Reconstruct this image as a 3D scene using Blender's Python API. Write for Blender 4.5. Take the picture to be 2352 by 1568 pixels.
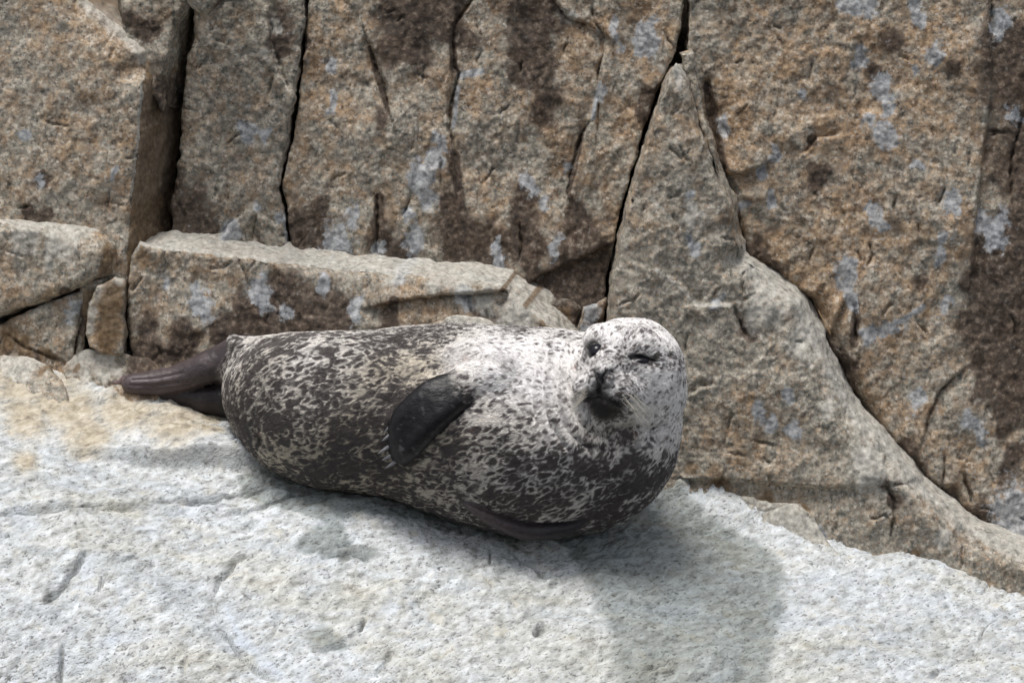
import bpy, math, random
import numpy as np
from math import radians, cos, sin, tan

# ------------------------------------------------------------------ clear
for o in list(bpy.data.objects):
    bpy.data.objects.remove(o, do_unlink=True)
scene = bpy.context.scene
COL = scene.collection
random.seed(7)
RNG = np.random.default_rng(11)

# ------------------------------------------------------------------ camera
PITCH, DIST, WID = radians(10.0), 14.0, 2.70      # looking slightly down with a long lens
W0, H0 = 2352.0, 1568.0                           # trace units of the picture
PX = WID / W0
FWD = np.array([0.0, cos(PITCH), -sin(PITCH)])
RGT = np.array([1.0, 0.0, 0.0])
UPV = np.array([0.0, sin(PITCH), cos(PITCH)])
CAM = -DIST * FWD
cam_d = bpy.data.cameras.new('camera')
cam_d.sensor_width = 36.0
cam_d.lens = 36.0 * DIST / WID
cam_d.clip_start, cam_d.clip_end = 0.5, 400.0
cam = bpy.data.objects.new('camera', cam_d)
cam.location = CAM
cam.rotation_euler = (math.pi / 2 - PITCH, 0, 0)
COL.objects.link(cam)
scene.camera = cam

# ------------------------------------------------------------------ sky, sun, exposure
SUN_EL, SUN_AZ = radians(76), radians(215)        # azimuth clockwise from +Y: behind the camera, a little to the left
world = bpy.data.worlds.new('World')
scene.world = world
world.use_nodes = True
wt = world.node_tree
wt.nodes.clear()
sky = wt.nodes.new('ShaderNodeTexSky')
sky.sky_type = 'NISHITA'
sky.sun_disc = False
sky.sun_elevation, sky.sun_rotation = SUN_EL, SUN_AZ
sky.air_density, sky.dust_density, sky.ozone_density = 1.0, 4.0, 1.0
hs = wt.nodes.new('ShaderNodeHueSaturation')
hs.inputs['Saturation'].default_value = 0.42      # high thin overcast: nearly grey
bg = wt.nodes.new('ShaderNodeBackground')
bg.inputs['Strength'].default_value = 0.105
wo = wt.nodes.new('ShaderNodeOutputWorld')
wt.links.new(sky.outputs[0], hs.inputs['Color'])
wt.links.new(hs.outputs[0], bg.inputs[0])
wt.links.new(bg.outputs[0], wo.inputs[0])

sun_d = bpy.data.lights.new('sun', 'SUN')
sun_d.energy, sun_d.angle, sun_d.color = 2.1, radians(24), (1.0, 0.97, 0.93)
sun = bpy.data.objects.new('sun', sun_d)
COL.objects.link(sun)
sun.rotation_euler = (math.pi / 2 - SUN_EL, 0, math.pi - SUN_AZ)
sun.location = (-2, -4, 6)

scene.view_settings.view_transform = 'Standard'
scene.view_settings.look = 'None'
scene.view_settings.exposure = 0.42
scene.view_settings.gamma = 1.0
scene.render.engine = 'CYCLES'
scene.cycles.use_denoising = True
scene.cycles.denoiser = 'OPENIMAGEDENOISE'
scene.cycles.denoising_input_passes = 'RGB_ALBEDO_NORMAL'
scene.cycles.max_bounces = 5

# ------------------------------------------------------------------ tracing helpers
def rays(uv):
    uv = np.atleast_2d(np.asarray(uv, float))
    return (FWD * DIST + np.outer((uv[:, 0] - W0 / 2) * PX, RGT)
            - np.outer((uv[:, 1] - H0 / 2) * PX, UPV))

def at(uv, y):
    """points seen at picture places uv on the upright plane Y = y"""
    d = rays(uv)
    t = (y - CAM[1]) / d[:, 1]
    return CAM + d * t[:, None]

# ------------------------------------------------------------------ numpy noise
_PERM = np.random.default_rng(3).permutation(256).astype(np.int64)
_GRAD = np.random.default_rng(4).normal(size=(256, 3))
_GRAD /= np.linalg.norm(_GRAD, axis=1)[:, None]

def perlin(P):
    i = np.floor(P).astype(np.int64)
    f = P - i
    u = f * f * f * (f * (f * 6 - 15) + 10)
    out = np.zeros(len(P))
    for dx in (0, 1):
        hx = _PERM[(i[:, 0] + dx) & 255]
        wx = u[:, 0] if dx else 1 - u[:, 0]
        for dy in (0, 1):
            hy = _PERM[(hx + i[:, 1] + dy) & 255]
            wy = wx * (u[:, 1] if dy else 1 - u[:, 1])
            for dz in (0, 1):
                g = _GRAD[_PERM[(hy + i[:, 2] + dz) & 255]]
                wz = wy * (u[:, 2] if dz else 1 - u[:, 2])
                out += wz * (g[:, 0] * (f[:, 0] - dx) + g[:, 1] * (f[:, 1] - dy) + g[:, 2] * (f[:, 2] - dz))
    return out * 1.6

def fbm(P, octaves=4, gain=0.5, ridged=False):
    s, a = np.zeros(len(P)), 1.0
    for k in range(octaves):
        n = perlin(P * 2.03 ** k + 17.3 * k)
        s += a * ((1 - 2 * np.abs(n)) if ridged else n)
        a *= gain
    return s

def worley(P, ids=False):
    """distance to nearest and second nearest feature point"""
    i = np.floor(P).astype(np.int64)
    f1 = np.full(len(P), 9.0)
    f2 = np.full(len(P), 9.0)
    best = np.zeros(len(P), np.int64)
    for dx in (-1, 0, 1):
        for dy in (-1, 0, 1):
            for dz in (-1, 0, 1):
                c = i + (dx, dy, dz)
                h = _PERM[(_PERM[(_PERM[c[:, 0] & 255] + c[:, 1]) & 255] + c[:, 2]) & 255]
                j = np.stack([(h * 7 % 256), (h * 57 % 256), (h * 113 % 256)], 1) / 256.0
                d = np.linalg.norm(c + j - P, axis=1)
                f2 = np.minimum(f2, np.maximum(f1, d))
                best = np.where(d < f1, h, best)
                f1 = np.minimum(f1, d)
    return (f1, f2, best) if ids else (f1, f2)

def worley2(P):
    """flat version with cell ids for rock facets"""
    i = np.floor(P[:, :2]).astype(np.int64)
    f1 = np.full(len(P), 9.0); f2 = np.full(len(P), 9.0); best = np.zeros(len(P), np.int64)
    for dx in (-1, 0, 1):
        for dy in (-1, 0, 1):
            cx, cy = i[:, 0] + dx, i[:, 1] + dy
            h = _PERM[(_PERM[cx & 255] + cy) & 255]
            d = np.hypot(cx + (h * 7 % 256) / 256.0 - P[:, 0], cy + (h * 57 % 256) / 256.0 - P[:, 1])
            f2 = np.minimum(f2, np.maximum(f1, d))
            best = np.where(d < f1, h, best)
            f1 = np.minimum(f1, d)
    return f1, f2, best

def smooth(a, b, x):
    t = np.clip((x - a) / (b - a), 0, 1)
    return t * t * (3 - 2 * t)

# ------------------------------------------------------------------ 2d raster helpers
def densify(poly, step, closed=True):
    poly = np.asarray(poly, float)
    out = []
    n = len(poly)
    for k in range(n if closed else n - 1):
        a, b = poly[k], poly[(k + 1) % n]
        m = max(1, int(np.linalg.norm(b - a) / step))
        for q in range(m):
            out.append(a + (b - a) * q / m)
    if not closed:
        out.append(poly[-1])
    return np.array(out)

def line_dist(xs, ys, line, R, closed=False):
    """distance from grid points to a polyline (capped at R), nearest points and fraction along it"""
    nx, ny = len(xs), len(ys)
    D = np.full((ny, nx), R)
    N = np.zeros((ny, nx, 2))
    T = np.zeros((ny, nx))
    line = np.asarray(line, float)
    n = len(line)
    m = n if closed else n - 1
    for k in range(m):
        a, b = line[k], line[(k + 1) % n]
        i0, i1 = np.searchsorted(xs, [min(a[0], b[0]) - R, max(a[0], b[0]) + R])
        j0, j1 = np.searchsorted(ys, [min(a[1], b[1]) - R, max(a[1], b[1]) + R])
        if i0 >= i1 or j0 >= j1:
            continue
        X, Y = np.meshgrid(xs[i0:i1], ys[j0:j1])
        e = b - a
        L = max(e @ e, 1e-12)
        t = np.clip(((X - a[0]) * e[0] + (Y - a[1]) * e[1]) / L, 0, 1)
        px, py = a[0] + t * e[0], a[1] + t * e[1]
        d = np.hypot(X - px, Y - py)
        w = D[j0:j1, i0:i1]
        s = d < w
        w[s] = d[s]
        N[j0:j1, i0:i1, 0][s] = px[s]
        N[j0:j1, i0:i1, 1][s] = py[s]
        T[j0:j1, i0:i1][s] = ((k + t) / m)[s]
    return D, N, T

def inside(xs, ys, poly):
    I = np.zeros((len(ys), len(xs)), bool)
    n = len(poly)
    for k in range(n):
        a, b = poly[k], poly[(k + 1) % n]
        if a[1] == b[1]:
            continue
        lo, hi = (a, b) if a[1] < b[1] else (b, a)
        j0, j1 = np.searchsorted(ys, [lo[1], hi[1]])
        for j in range(j0, j1):
            x = lo[0] + (hi[0] - lo[0]) * (ys[j] - lo[1]) / (hi[1] - lo[1])
            I[j, np.searchsorted(xs, x):] ^= True
    return I

def set_attr(me, name, vals):
    a = me.attributes.new(name, 'FLOAT', 'POINT')
    a.data.foreach_set('value', np.ascontiguousarray(vals, dtype=np.float32))

def mesh_np(name, V, Fq):
    me = bpy.data.meshes.new(name)
    me.vertices.add(len(V))
    me.vertices.foreach_set('co', np.ascontiguousarray(V, np.float32).ravel())
    k = Fq.shape[1]
    me.loops.add(len(Fq) * k)
    me.loops.foreach_set('vertex_index', np.ascontiguousarray(Fq, np.int32).ravel())
    me.polygons.add(len(Fq))
    me.polygons.foreach_set('loop_start', np.arange(0, len(Fq) * k, k, dtype=np.int32))
    me.polygons.foreach_set('use_smooth', np.ones(len(Fq), bool))
    me.update(calc_edges=True)
    return me

def link(name, me, mat, parent=None, label=None, cat=None, group=None, kind=None):
    o = bpy.data.objects.new(name, me)
    COL.objects.link(o)
    if mat and me is not None:
        me.materials.append(mat)
    if parent:
        o.parent = parent
    for k, v in (('label', label), ('category', cat), ('group', group), ('kind', kind)):
        if v:
            o[k] = v
    return o

# ------------------------------------------------------------------ node helper
class NT:
    def __init__(s, name):
        s.m = bpy.data.materials.new(name)
        s.m.use_nodes = True
        s.t = s.m.node_tree
        s.t.nodes.clear()
        s.out = s.t.nodes.new('ShaderNodeOutputMaterial')
        s.b = s.t.nodes.new('ShaderNodeBsdfPrincipled')
        s.t.links.new(s.b.outputs[0], s.out.inputs['Surface'])
        s.co = s.t.nodes.new('ShaderNodeTexCoord').outputs['Object']
    def put(s, sock, v):
        if isinstance(v, bpy.types.NodeSocket):
            s.t.links.new(v, sock)
        elif isinstance(v, (tuple, list)) and len(v) == 3 and sock.type == 'RGBA':
            sock.default_value = (*v, 1)
        else:
            sock.default_value = v
    def attr(s, name):
        n = s.t.nodes.new('ShaderNodeAttribute')
        n.attribute_name = name
        return n
    def mapping(s, scale=(1, 1, 1), rot=(0, 0, 0), loc=(0, 0, 0), vec=None):
        n = s.t.nodes.new('ShaderNodeMapping')
        n.inputs['Scale'].default_value = scale
        n.inputs['Rotation'].default_value = rot
        n.inputs['Location'].default_value = loc
        s.put(n.inputs['Vector'], vec or s.co)
        return n.outputs[0]
    def noise(s, scale, detail=3.0, rough=0.55, vec=None, dist=0.0):
        n = s.t.nodes.new('ShaderNodeTexNoise')
        n.inputs['Scale'].default_value = scale
        n.inputs['Detail'].default_value = detail
        n.inputs['Roughness'].default_value = rough
        n.inputs['Distortion'].default_value = dist
        s.put(n.inputs['Vector'], vec or s.co)
        return n
    def voro(s, scale, vec=None, feature='F1'):
        n = s.t.nodes.new('ShaderNodeTexVoronoi')
        n.feature = feature
        n.inputs['Scale'].default_value = scale
        s.put(n.inputs['Vector'], vec or s.co)
        return n
    def math(s, op, a, b=0.0, clamp=False):
        n = s.t.nodes.new('ShaderNodeMath')
        n.operation = op
        n.use_clamp = clamp
        s.put(n.inputs[0], a)
        s.put(n.inputs[1], b)
        return n.outputs[0]
    def step(s, x, lo, hi, a=0.0, b=1.0):
        n = s.t.nodes.new('ShaderNodeMapRange')
        n.interpolation_type = 'SMOOTHSTEP'
        s.put(n.inputs['Value'], x)
        n.inputs['From Min'].default_value = lo
        n.inputs['From Max'].default_value = hi
        n.inputs['To Min'].default_value = a
        n.inputs['To Max'].default_value = b
        return n.outputs[0]
    def mix(s, f, a, b, mode='MIX'):
        n = s.t.nodes.new('ShaderNodeMix')
        n.data_type = 'RGBA'
        n.blend_type = mode
        s.put(n.inputs[0], f)
        s.put(n.inputs[6], a)
        s.put(n.inputs[7], b)
        return n.outputs[2]
    def ramp(s, x, stops):
        n = s.t.nodes.new('ShaderNodeValToRGB')
        e = n.color_ramp.elements
        while len(e) < len(stops):
            e.new(0.5)
        for k, (p, c) in enumerate(stops):
            e[k].position = p
            e[k].color = (*c, 1)
        s.put(n.inputs[0], x)
        return n.outputs[0]
    def bump(s, h, strength, dist, prev=None):
        n = s.t.nodes.new('ShaderNodeBump')
        n.inputs['Strength'].default_value = strength
        n.inputs['Distance'].default_value = dist
        s.put(n.inputs['Height'], h)
        if prev:
            s.put(n.inputs['Normal'], prev)
        return n.outputs[0]
    def done(s, col, rough, normal=None, spec=0.3):
        s.put(s.b.inputs['Base Color'], col)
        s.put(s.b.inputs['Roughness'], rough)
        s.b.inputs['Specular IOR Level'].default_value = spec
        if normal:
            s.put(s.b.inputs['Normal'], normal)
        return s.m

# ------------------------------------------------------------------ rock materials
def granite(name, ochre=0.55, tone=1.0, seed=0.0):
    """weathered coarse granite: mineral grains, iron staining, lichen, dark seep streaks"""
    t = NT(name)
    co = t.mapping(loc=(seed, seed * 0.7, -seed))
    g1 = t.noise(62, 4, 0.68, co).outputs[0]
    g2 = t.noise(135, 3, 0.65, co).outputs[0]
    big = t.noise(3.2, 4, 0.6, co).outputs[0]
    mid = t.noise(13, 4, 0.62, co).outputs[0]
    k = tone
    cool = t.ramp(g1, [(0.29, (0.068 * k, 0.076 * k, 0.068 * k)), (0.45, (0.185 * k, 0.176 * k, 0.150 * k)),
                       (0.58, (0.285 * k, 0.266 * k, 0.222 * k)), (0.74, (0.47 * k, 0.44 * k, 0.38 * k))])
    warm = t.ramp(g1, [(0.28, (0.075 * k, 0.054 * k, 0.037 * k)), (0.45, (0.230 * k, 0.153 * k, 0.091 * k)),
                       (0.58, (0.340 * k, 0.238 * k, 0.146 * k)), (0.74, (0.52 * k, 0.40 * k, 0.28 * k))])
    o = t.math('ADD', t.math('MULTIPLY', big, 0.9), t.math('MULTIPLY', mid, 0.8))
    o = t.math('ADD', o, t.math('MULTIPLY', t.noise(30, 2, 0.5, co).outputs[0], 0.7))
    of = t.step(o, 1.34 - ochre * 0.45, 1.80 - ochre * 0.45, 0.08, 0.92)
    col = t.mix(of, cool, warm)
    # grain sparkle: feldspar, rusty and black mica grains
    v = t.voro(150, co)
    cr = t.t.nodes.new('ShaderNodeSeparateColor')
    t.put(cr.inputs[0], v.outputs['Color'])
    col = t.mix(t.step(cr.outputs[0], 0.80, 0.92, 0, 0.40), col, (0.52 * k, 0.48 * k, 0.42 * k))
    col = t.mix(t.step(cr.outputs[1], 0.86, 0.95, 0, 0.30), col, (0.40 * k, 0.25 * k, 0.14 * k))
    col = t.mix(t.step(g2, 0.44, 0.31, 0, 0.75), col, (0.045, 0.042, 0.038))
    # dark seep stains
    br = t.math('ADD', t.math('MULTIPLY', t.math('SUBTRACT', mid, 0.5), 1.5),
                t.math('MULTIPLY', t.math('SUBTRACT', g1, 0.5), 1.3))
    vs = t.noise(14, 4, 0.6, t.mapping(scale=(1.0, 1.0, 0.2), loc=(seed, 1, 2))).outputs[0]
    br = t.math('ADD', br, t.math('MULTIPLY', t.math('SUBTRACT', vs, 0.5), 1.3))
    dm = t.step(t.math('ADD', t.math('MULTIPLY', t.attr('dark').outputs['Fac'], 1.22), br), 0.20, 0.62, 0, 0.92)
    stain = t.ramp(g1, [(0.3, (0.028, 0.021, 0.018)), (0.52, (0.070, 0.050, 0.038)), (0.70, (0.19, 0.148, 0.115))])
    col = t.mix(dm, col, stain)
    # pale blue grey lichen crusts and chipped spots
    n3 = t.noise(28, 6, 0.78, t.mapping(loc=(5 + seed, 2, 1))).outputs[0]
    bm = t.step(t.math('ADD', t.attr('blue').outputs['Fac'], t.math('MULTIPLY', t.math('SUBTRACT', n3, 0.5), 2.3)), 0.26, 0.56, 0, 0.84)
    col = t.mix(bm, col, t.ramp(g1, [(0.3, (0.13, 0.14, 0.15)), (0.44, (0.27, 0.285, 0.30)), (0.58, (0.43, 0.445, 0.46)), (0.75, (0.60, 0.615, 0.63))]))
    # paler edges and top faces
    pm = t.step(t.math('ADD', t.attr('pale').outputs['Fac'], t.math('MULTIPLY', br, 0.75)), 0.2, 0.9, 0, 0.72)
    col = t.mix(pm, col, t.ramp(g1, [(0.3, (0.24, 0.235, 0.21)), (0.52, (0.44, 0.43, 0.39)), (0.72, (0.62, 0.60, 0.56))]))
    # iron brown faces
    im = t.step(t.math('ADD', t.attr('rust').outputs['Fac'], t.math('MULTIPLY', br, 0.3)), 0.25, 0.75, 0, 0.8)
    col = t.mix(im, col, t.ramp(g1, [(0.3, (0.075, 0.046, 0.024)), (0.55, (0.15, 0.095, 0.048)), (0.75, (0.24, 0.165, 0.10))]))
    nrm = t.bump(t.noise(42, 5, 0.7, co).outputs[0], 0.42, 0.010)
    nrm = t.bump(g2, 0.25, 0.004, nrm)
    return t.done(col, 0.88, nrm, 0.25)

M_WALL = granite('granite_wall', 0.78, 1.22, 0.0)
M_RIGHT = granite('granite_right', 0.80, 1.22, 4.0)
M_GREY = granite('granite_grey', 0.42, 1.14, 9.0)
M_LEFT = granite('granite_left', 0.60, 1.25, 14.0)
M_WEDGE = granite('granite_wedge', 0.50, 1.22, 21.0)
M_LOW = granite('granite_low', 0.62, 1.16, 27.0)

def pale_ledge():
    t = NT('pale_ledge_granite')
    foli = t.mapping(scale=(0.50, 1.0, 1.0), vec=t.mapping(rot=(0, 0, radians(-48))))
    g1 = t.noise(46, 4, 0.66, foli).outputs[0]
    g2 = t.noise(120, 3, 0.6, foli).outputs[0]
    mid = t.noise(9, 5, 0.6, foli).outputs[0]
    big = t.noise(2.4, 4, 0.55).outputs[0]
    col = t.ramp(g1, [(0.27, (0.23, 0.226, 0.21)), (0.40, (0.44, 0.437, 0.415)), (0.54, (0.60, 0.602, 0.585)), (0.72, (0.77, 0.776, 0.775))])
    # cool and warm veins
    col = t.mix(t.step(mid, 0.50, 0.68, 0, 0.5), col, t.mix(0.5, col, (0.55, 0.60, 0.68)))
    col = t.mix(t.step(t.noise(16, 3, 0.6, t.mapping(loc=(3, 8, 1))).outputs[0], 0.56, 0.74, 0, 0.40), col, (0.60, 0.53, 0.40))
    col = t.mix(t.step(big, 0.44, 0.66, 0, 0.5), col, t.mix(1.0, col, (0.80, 0.77, 0.69), 'MULTIPLY'))
    bands = t.noise(3.6, 5, 0.62, t.mapping(scale=(0.35, 1.0, 1.0), rot=(0, 0, radians(-14)), loc=(2, 7, 0)), 0.6).outputs[0]
    col = t.mix(t.step(bands, 0.50, 0.64, 0, 0.55), col, t.mix(1.0, col, (0.78, 0.81, 0.86), 'MULTIPLY'))
    bands2 = t.noise(4.4, 5, 0.62, t.mapping(scale=(0.45, 1.0, 1.0), rot=(0, 0, radians(-20)), loc=(9, 1, 4)), 0.5).outputs[0]
    col = t.mix(t.step(bands2, 0.50, 0.66, 0, 0.55), col, t.mix(1.0, col, (0.94, 0.875, 0.74), 'MULTIPLY'))
    # black mica flecks and pits
    col = t.mix(t.step(g2, 0.44, 0.32, 0, 0.75), col, (0.15, 0.145, 0.135))
    rough_area = t.attr('coarse').outputs['Fac']
    fl = t.step(t.math('SUBTRACT', t.noise(70, 3, 0.7, foli).outputs[0], t.math('MULTIPLY', rough_area, 0.09)), 0.385, 0.30, 0, 0.8)
    col = t.mix(fl, col, (0.13, 0.125, 0.115))
    br = t.math('ADD', t.math('MULTIPLY', t.math('SUBTRACT', mid, 0.5), 1.2), t.math('MULTIPLY', t.math('SUBTRACT', g1, 0.5), 0.7))
    wm = t.step(t.math('ADD', t.attr('warm').outputs['Fac'], br), 0.25, 0.9, 0, 0.85)
    col = t.mix(wm, col, t.ramp(g1, [(0.28, (0.24, 0.19, 0.125)), (0.5, (0.47, 0.385, 0.265)), (0.72, (0.66, 0.585, 0.46))]))
    bl = t.step(t.math('ADD', t.attr('blue').outputs['Fac'], br), 0.3, 0.8, 0, 0.32)
    col = t.mix(bl, col, (0.57, 0.62, 0.70))
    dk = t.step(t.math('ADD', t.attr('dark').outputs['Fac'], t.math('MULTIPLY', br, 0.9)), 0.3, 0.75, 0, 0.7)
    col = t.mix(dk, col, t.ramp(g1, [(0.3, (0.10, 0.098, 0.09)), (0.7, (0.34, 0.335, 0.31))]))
    # soaked rock and, right of the seal, soft shade painted in: darker, a little greener
    wn = t.math('ADD', t.math('MULTIPLY', br, 0.5), t.math('MULTIPLY', t.math('SUBTRACT', t.noise(5.5, 4, 0.6, t.mapping(loc=(4, 4, 4))).outputs[0], 0.5), 1.5))
    wn = t.math('MULTIPLY', t.math('MULTIPLY', wn, 0.6), t.step(t.attr('wet_shade').outputs['Fac'], 0.0, 0.35))
    wet_shade = t.step(t.math('ADD', t.attr('wet_shade').outputs['Fac'], wn), 0.16, 0.80, 0, 1)
    col = t.mix(t.math('MULTIPLY', wet_shade, 0.86), col, t.mix(1.0, col, (0.46, 0.485, 0.465), 'MULTIPLY'))
    col = t.mix(1.0, col, (0.955, 0.99, 1.03), 'MULTIPLY')
    nrm = t.bump(t.noise(30, 5, 0.7, foli).outputs[0], 0.6, 0.016)
    nrm = t.bump(g2, 0.45, 0.005, nrm)
    return t.done(col, t.step(wet_shade, 0, 1, 0.9, 0.6), nrm, 0.25)

M_LEDGE = pale_ledge()

# ------------------------------------------------------------------ rock blocks
class Plane:
    def __init__(s, y0, lean=0.1, yaw=0.0):
        s.o = np.array([0.0, y0, 0.0])
        s.ex = np.array([cos(yaw), sin(yaw), 0.0])
        ey = np.array([0.0, lean, 1.0])
        ey -= s.ex * (ey @ s.ex)
        s.ey = ey / np.linalg.norm(ey)
        s.n = np.cross(s.ex, s.ey)
    def st(s, uv):
        d = rays(uv)
        t = ((s.o - CAM) @ s.n) / (d @ s.n)
        p = CAM + d * t[:, None] - s.o
        return np.stack([p @ s.ex, p @ s.ey], 1)
    def xyz(s, S, T, H):
        return s.o + S[:, None] * s.ex + T[:, None] * s.ey + H[:, None] * s.n

def blobs(S, T, plane, items, shape):
    out = np.zeros(S.shape)
    for (u, v, r) in items:
        c = plane.st([(u, v)])[0]
        rr = r * PX
        d2 = (S - c[0]) ** 2 + ((T - c[1]) / 1.35) ** 2
        out = np.maximum(out, np.exp(-0.69 * d2 / rr ** 2) * (1.0 if len(items) else 0))
    return out

def block(name, label, poly, y0, mat, lean=0.1, yaw=0.0, thick=0.25, edge=0.012, jag=0.005, slants=(),
          cell=0.0042, relief=1.0, cracks=(), steps=(), bevels=(), stains=None, seed=0.0, category='rock', hairlines=45):
    pl = Plane(y0, lean, yaw)
    out = pl.st(poly)
    out = densify(out, 0.006)
    q = np.c_[out, np.full(len(out), seed)]
    out = out + jag * np.stack([fbm(q * 14, 3), fbm(q * 14 + 50, 3)], 1) + 0.0022 * np.stack([fbm(q * 70, 2), fbm(q * 70 + 9, 2)], 1)
    ring = 1.5 * cell
    x0, y0_ = out.min(0) - 3 * cell
    x1, y1 = out.max(0) + 3 * cell
    xs = np.arange(x0, x1, cell)
    ys = np.arange(y0_, y1, cell)
    R = 0.09
    D, N, TT = line_dist(xs, ys, out, R, True)
    I = inside(xs, ys, out)
    S, T = np.meshgrid(xs, ys)
    outside = ~I
    near = outside & (D < ring)
    depth = np.where(near, edge, 0.0)
    S2 = np.where(near, N[..., 0], S)
    T2 = np.where(near, N[..., 1], T)
    P = np.c_[np.where(near, N[..., 0], S2).ravel(), np.where(near, N[..., 1], T2).ravel(), np.full(S.size, seed)]
    # broken, faceted face: broad swells, hackly ridges, small chips
    h = relief * (0.016 * fbm(P * 3.1, 3) + 0.0065 * fbm(P * np.array([11, 8, 1]) + 5, 4, 0.55)
                  + 0.0045 * fbm(P * np.array([19, 9, 1]) + 31, 3, 0.55, True) + 0.0022 * fbm(P * 62, 3, 0.6))
    wrp = np.stack([fbm(P * 9, 3), fbm(P * 9 + 7, 3), 0 * P[:, 0]], 1)
    for (sc, amp) in ((np.array([5.5, 3.4, 1.0]), 0.010), (np.array([15.0, 10.0, 1.0]), 0.0032)):      # spalled facets with crisp lips
        f1, f2, cid = worley2(P * sc + 0.30 * wrp + 3.1 + seed * 7)
        rnd_ = (cid * 37 % 256) / 255.0 - 0.5
        tilt = ((cid * 91 % 256) / 255.0 - 0.5)
        h += relief * amp * rnd_ * smooth(0.0, 0.10, f2 - f1) + relief * amp * 0.8 * tilt * (f1 - 0.4)
    h = h.reshape(S.shape)
    if hairlines:
        rg = np.random.default_rng(int(seed * 100) + 5)
        fine = []
        for _ in range(int(hairlines * (out[:, 0].max() - out[:, 0].min()) * (out[:, 1].max() - out[:, 1].min()))):
            c0 = rg.uniform(out.min(0), out.max(0))
            a_ = math.pi / 2 + rg.normal(0, 0.35) if rg.random() < 0.75 else rg.normal(0.2, 0.4)
            L_ = rg.uniform(0.015, 0.07)
            fine.append((np.array([c0 + (q_ - 0.5) * L_ * np.array([cos(a_), sin(a_)]) + rg.normal(0, 0.003, 2) for q_ in (0, 0.33, 0.66, 1)]), rg.uniform(1.0, 2.2), rg.uniform(0.006, 0.016)))
        for (l2, wd, dep) in fine:
            i0, i1 = np.searchsorted(xs, [l2[:, 0].min() - 0.02, l2[:, 0].max() + 0.02])
            j0, j1 = np.searchsorted(ys, [l2[:, 1].min() - 0.02, l2[:, 1].max() + 0.02])
            if i1 - i0 < 2 or j1 - j0 < 2:
                continue
            d, _, t_ = line_dist(xs[i0:i1], ys[j0:j1], l2, 0.02)
            h[j0:j1, i0:i1] -= dep * np.clip(np.minimum(t_, 1 - t_) * 5 + 0.3, 0, 1) * np.clip(1 - d / (wd * PX + 0.6 * cell), 0, 1)
    for (line, height, decay) in steps:                 # left side of the line stands proud
        l2 = densify(pl.st(line), 0.02, False)
        d, n_, t_ = line_dist(xs, ys, l2, decay)
        k = np.clip((t_ * (len(l2) - 1)).astype(int), 0, len(l2) - 2)
        e = l2[k + 1] - l2[k]
        side = np.sign(e[..., 0] * (T - n_[..., 1]) - e[..., 1] * (S - n_[..., 0]))
        w = 1 - smooth(0, decay, d)
        h += np.where(d < decay, 0.5 * height * side * w * np.clip(d / 0.006, 0, 1), 0)
    for (line, width, drop) in bevels:
        l2 = pl.st(line)
        wn_ = 1.0 + 0.55 * fbm(np.c_[S.ravel() * 9, T.ravel() * 9, np.full(S.size, seed)], 3).reshape(S.shape)
        d, _, _ = line_dist(xs, ys, l2, width * PX * 1.6)
        h -= drop * np.clip(1 - d / (width * PX * np.clip(wn_, 0.35, 1.6)), 0, 1) ** 1.4
    for (line, width, dep) in cracks:
        l2 = densify(pl.st(line), 0.012, False)
        qq = np.c_[l2, np.full(len(l2), seed + 3)]
        l2 = l2 + 0.004 * np.stack([perlin(qq * 30), perlin(qq * 30 + 4)], 1)
        d, n_, t_ = line_dist(xs, ys, l2, 0.05)
        taper = np.clip(np.minimum(t_, 1 - t_) * 6 + 0.25, 0, 1) * (0.75 + 0.5 * perlin(np.c_[n_.reshape(-1, 2) * 40, np.zeros(S.size)]).reshape(S.shape))
        hw = np.maximum(width * PX * taper, 0.0025)
        snap = d < 0.5 * cell
        S2 = np.where(snap & I, n_[..., 0], S2)
        T2 = np.where(snap & I, n_[..., 1], T2)
        h -= dep * np.clip(1 - d / (hw + 0.5 * cell), 0, 1) * np.clip(taper, 0.3, 1)
        h -= 0.004 * np.clip(1 - d / 0.025, 0, 1) ** 2     # broken lips
    ins = np.clip(np.where(I, D, 0), 0, edge)
    rnd = edge - np.sqrt(np.maximum(edge ** 2 - (edge - ins) ** 2, 0))
    h = h - np.where(I, rnd, 0) - np.where(near, depth, 0)
    keep = I | near
    cellk = keep[:-1, :-1] & keep[1:, :-1] & keep[:-1, 1:] & keep[1:, 1:]
    idx = np.full(S.shape, -1)
    use = np.zeros(S.shape, bool)
    use[:-1, :-1] |= cellk; use[1:, :-1] |= cellk; use[:-1, 1:] |= cellk; use[1:, 1:] |= cellk
    idx[use] = np.arange(use.sum())
    Fq = np.stack([idx[:-1, :-1], idx[:-1, 1:], idx[1:, 1:], idx[1:, :-1]], -1)[cellk]
    # joint faces running back from the broken front edge
    M = len(out)
    win = 8
    padd = np.vstack([out[-win:], out, out[:win]])
    cs = np.cumsum(np.vstack([np.zeros((1, 2)), padd]), 0)
    smo = (cs[2 * win + 1:] - cs[:-2 * win - 1]) / (2 * win + 1)
    tang = np.roll(smo, -3, 0) - np.roll(smo, 3, 0)
    area = 0.5 * np.sum(out[:, 0] * np.roll(out[:, 1], -1) - np.roll(out[:, 0], -1) * out[:, 1])
    nrm_ = np.stack([tang[:, 1], -tang[:, 0]], 1) * np.sign(area)
    nrm_ /= np.maximum(np.linalg.norm(nrm_, axis=1), 1e-9)[:, None]
    gi = np.clip(((out[:, 0] - xs[0]) / cell).round().astype(int), 0, len(xs) - 1)
    gj = np.clip(((out[:, 1] - ys[0]) / cell).round().astype(int), 0, len(ys) - 1)
    ho = (h + np.where(I, rnd, 0) + np.where(near, depth, 0))[gj, gi]
    ho = np.convolve(np.r_[ho[-2:], ho, ho[:2]], np.ones(5) / 5, 'valid')
    rows = []
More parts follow.
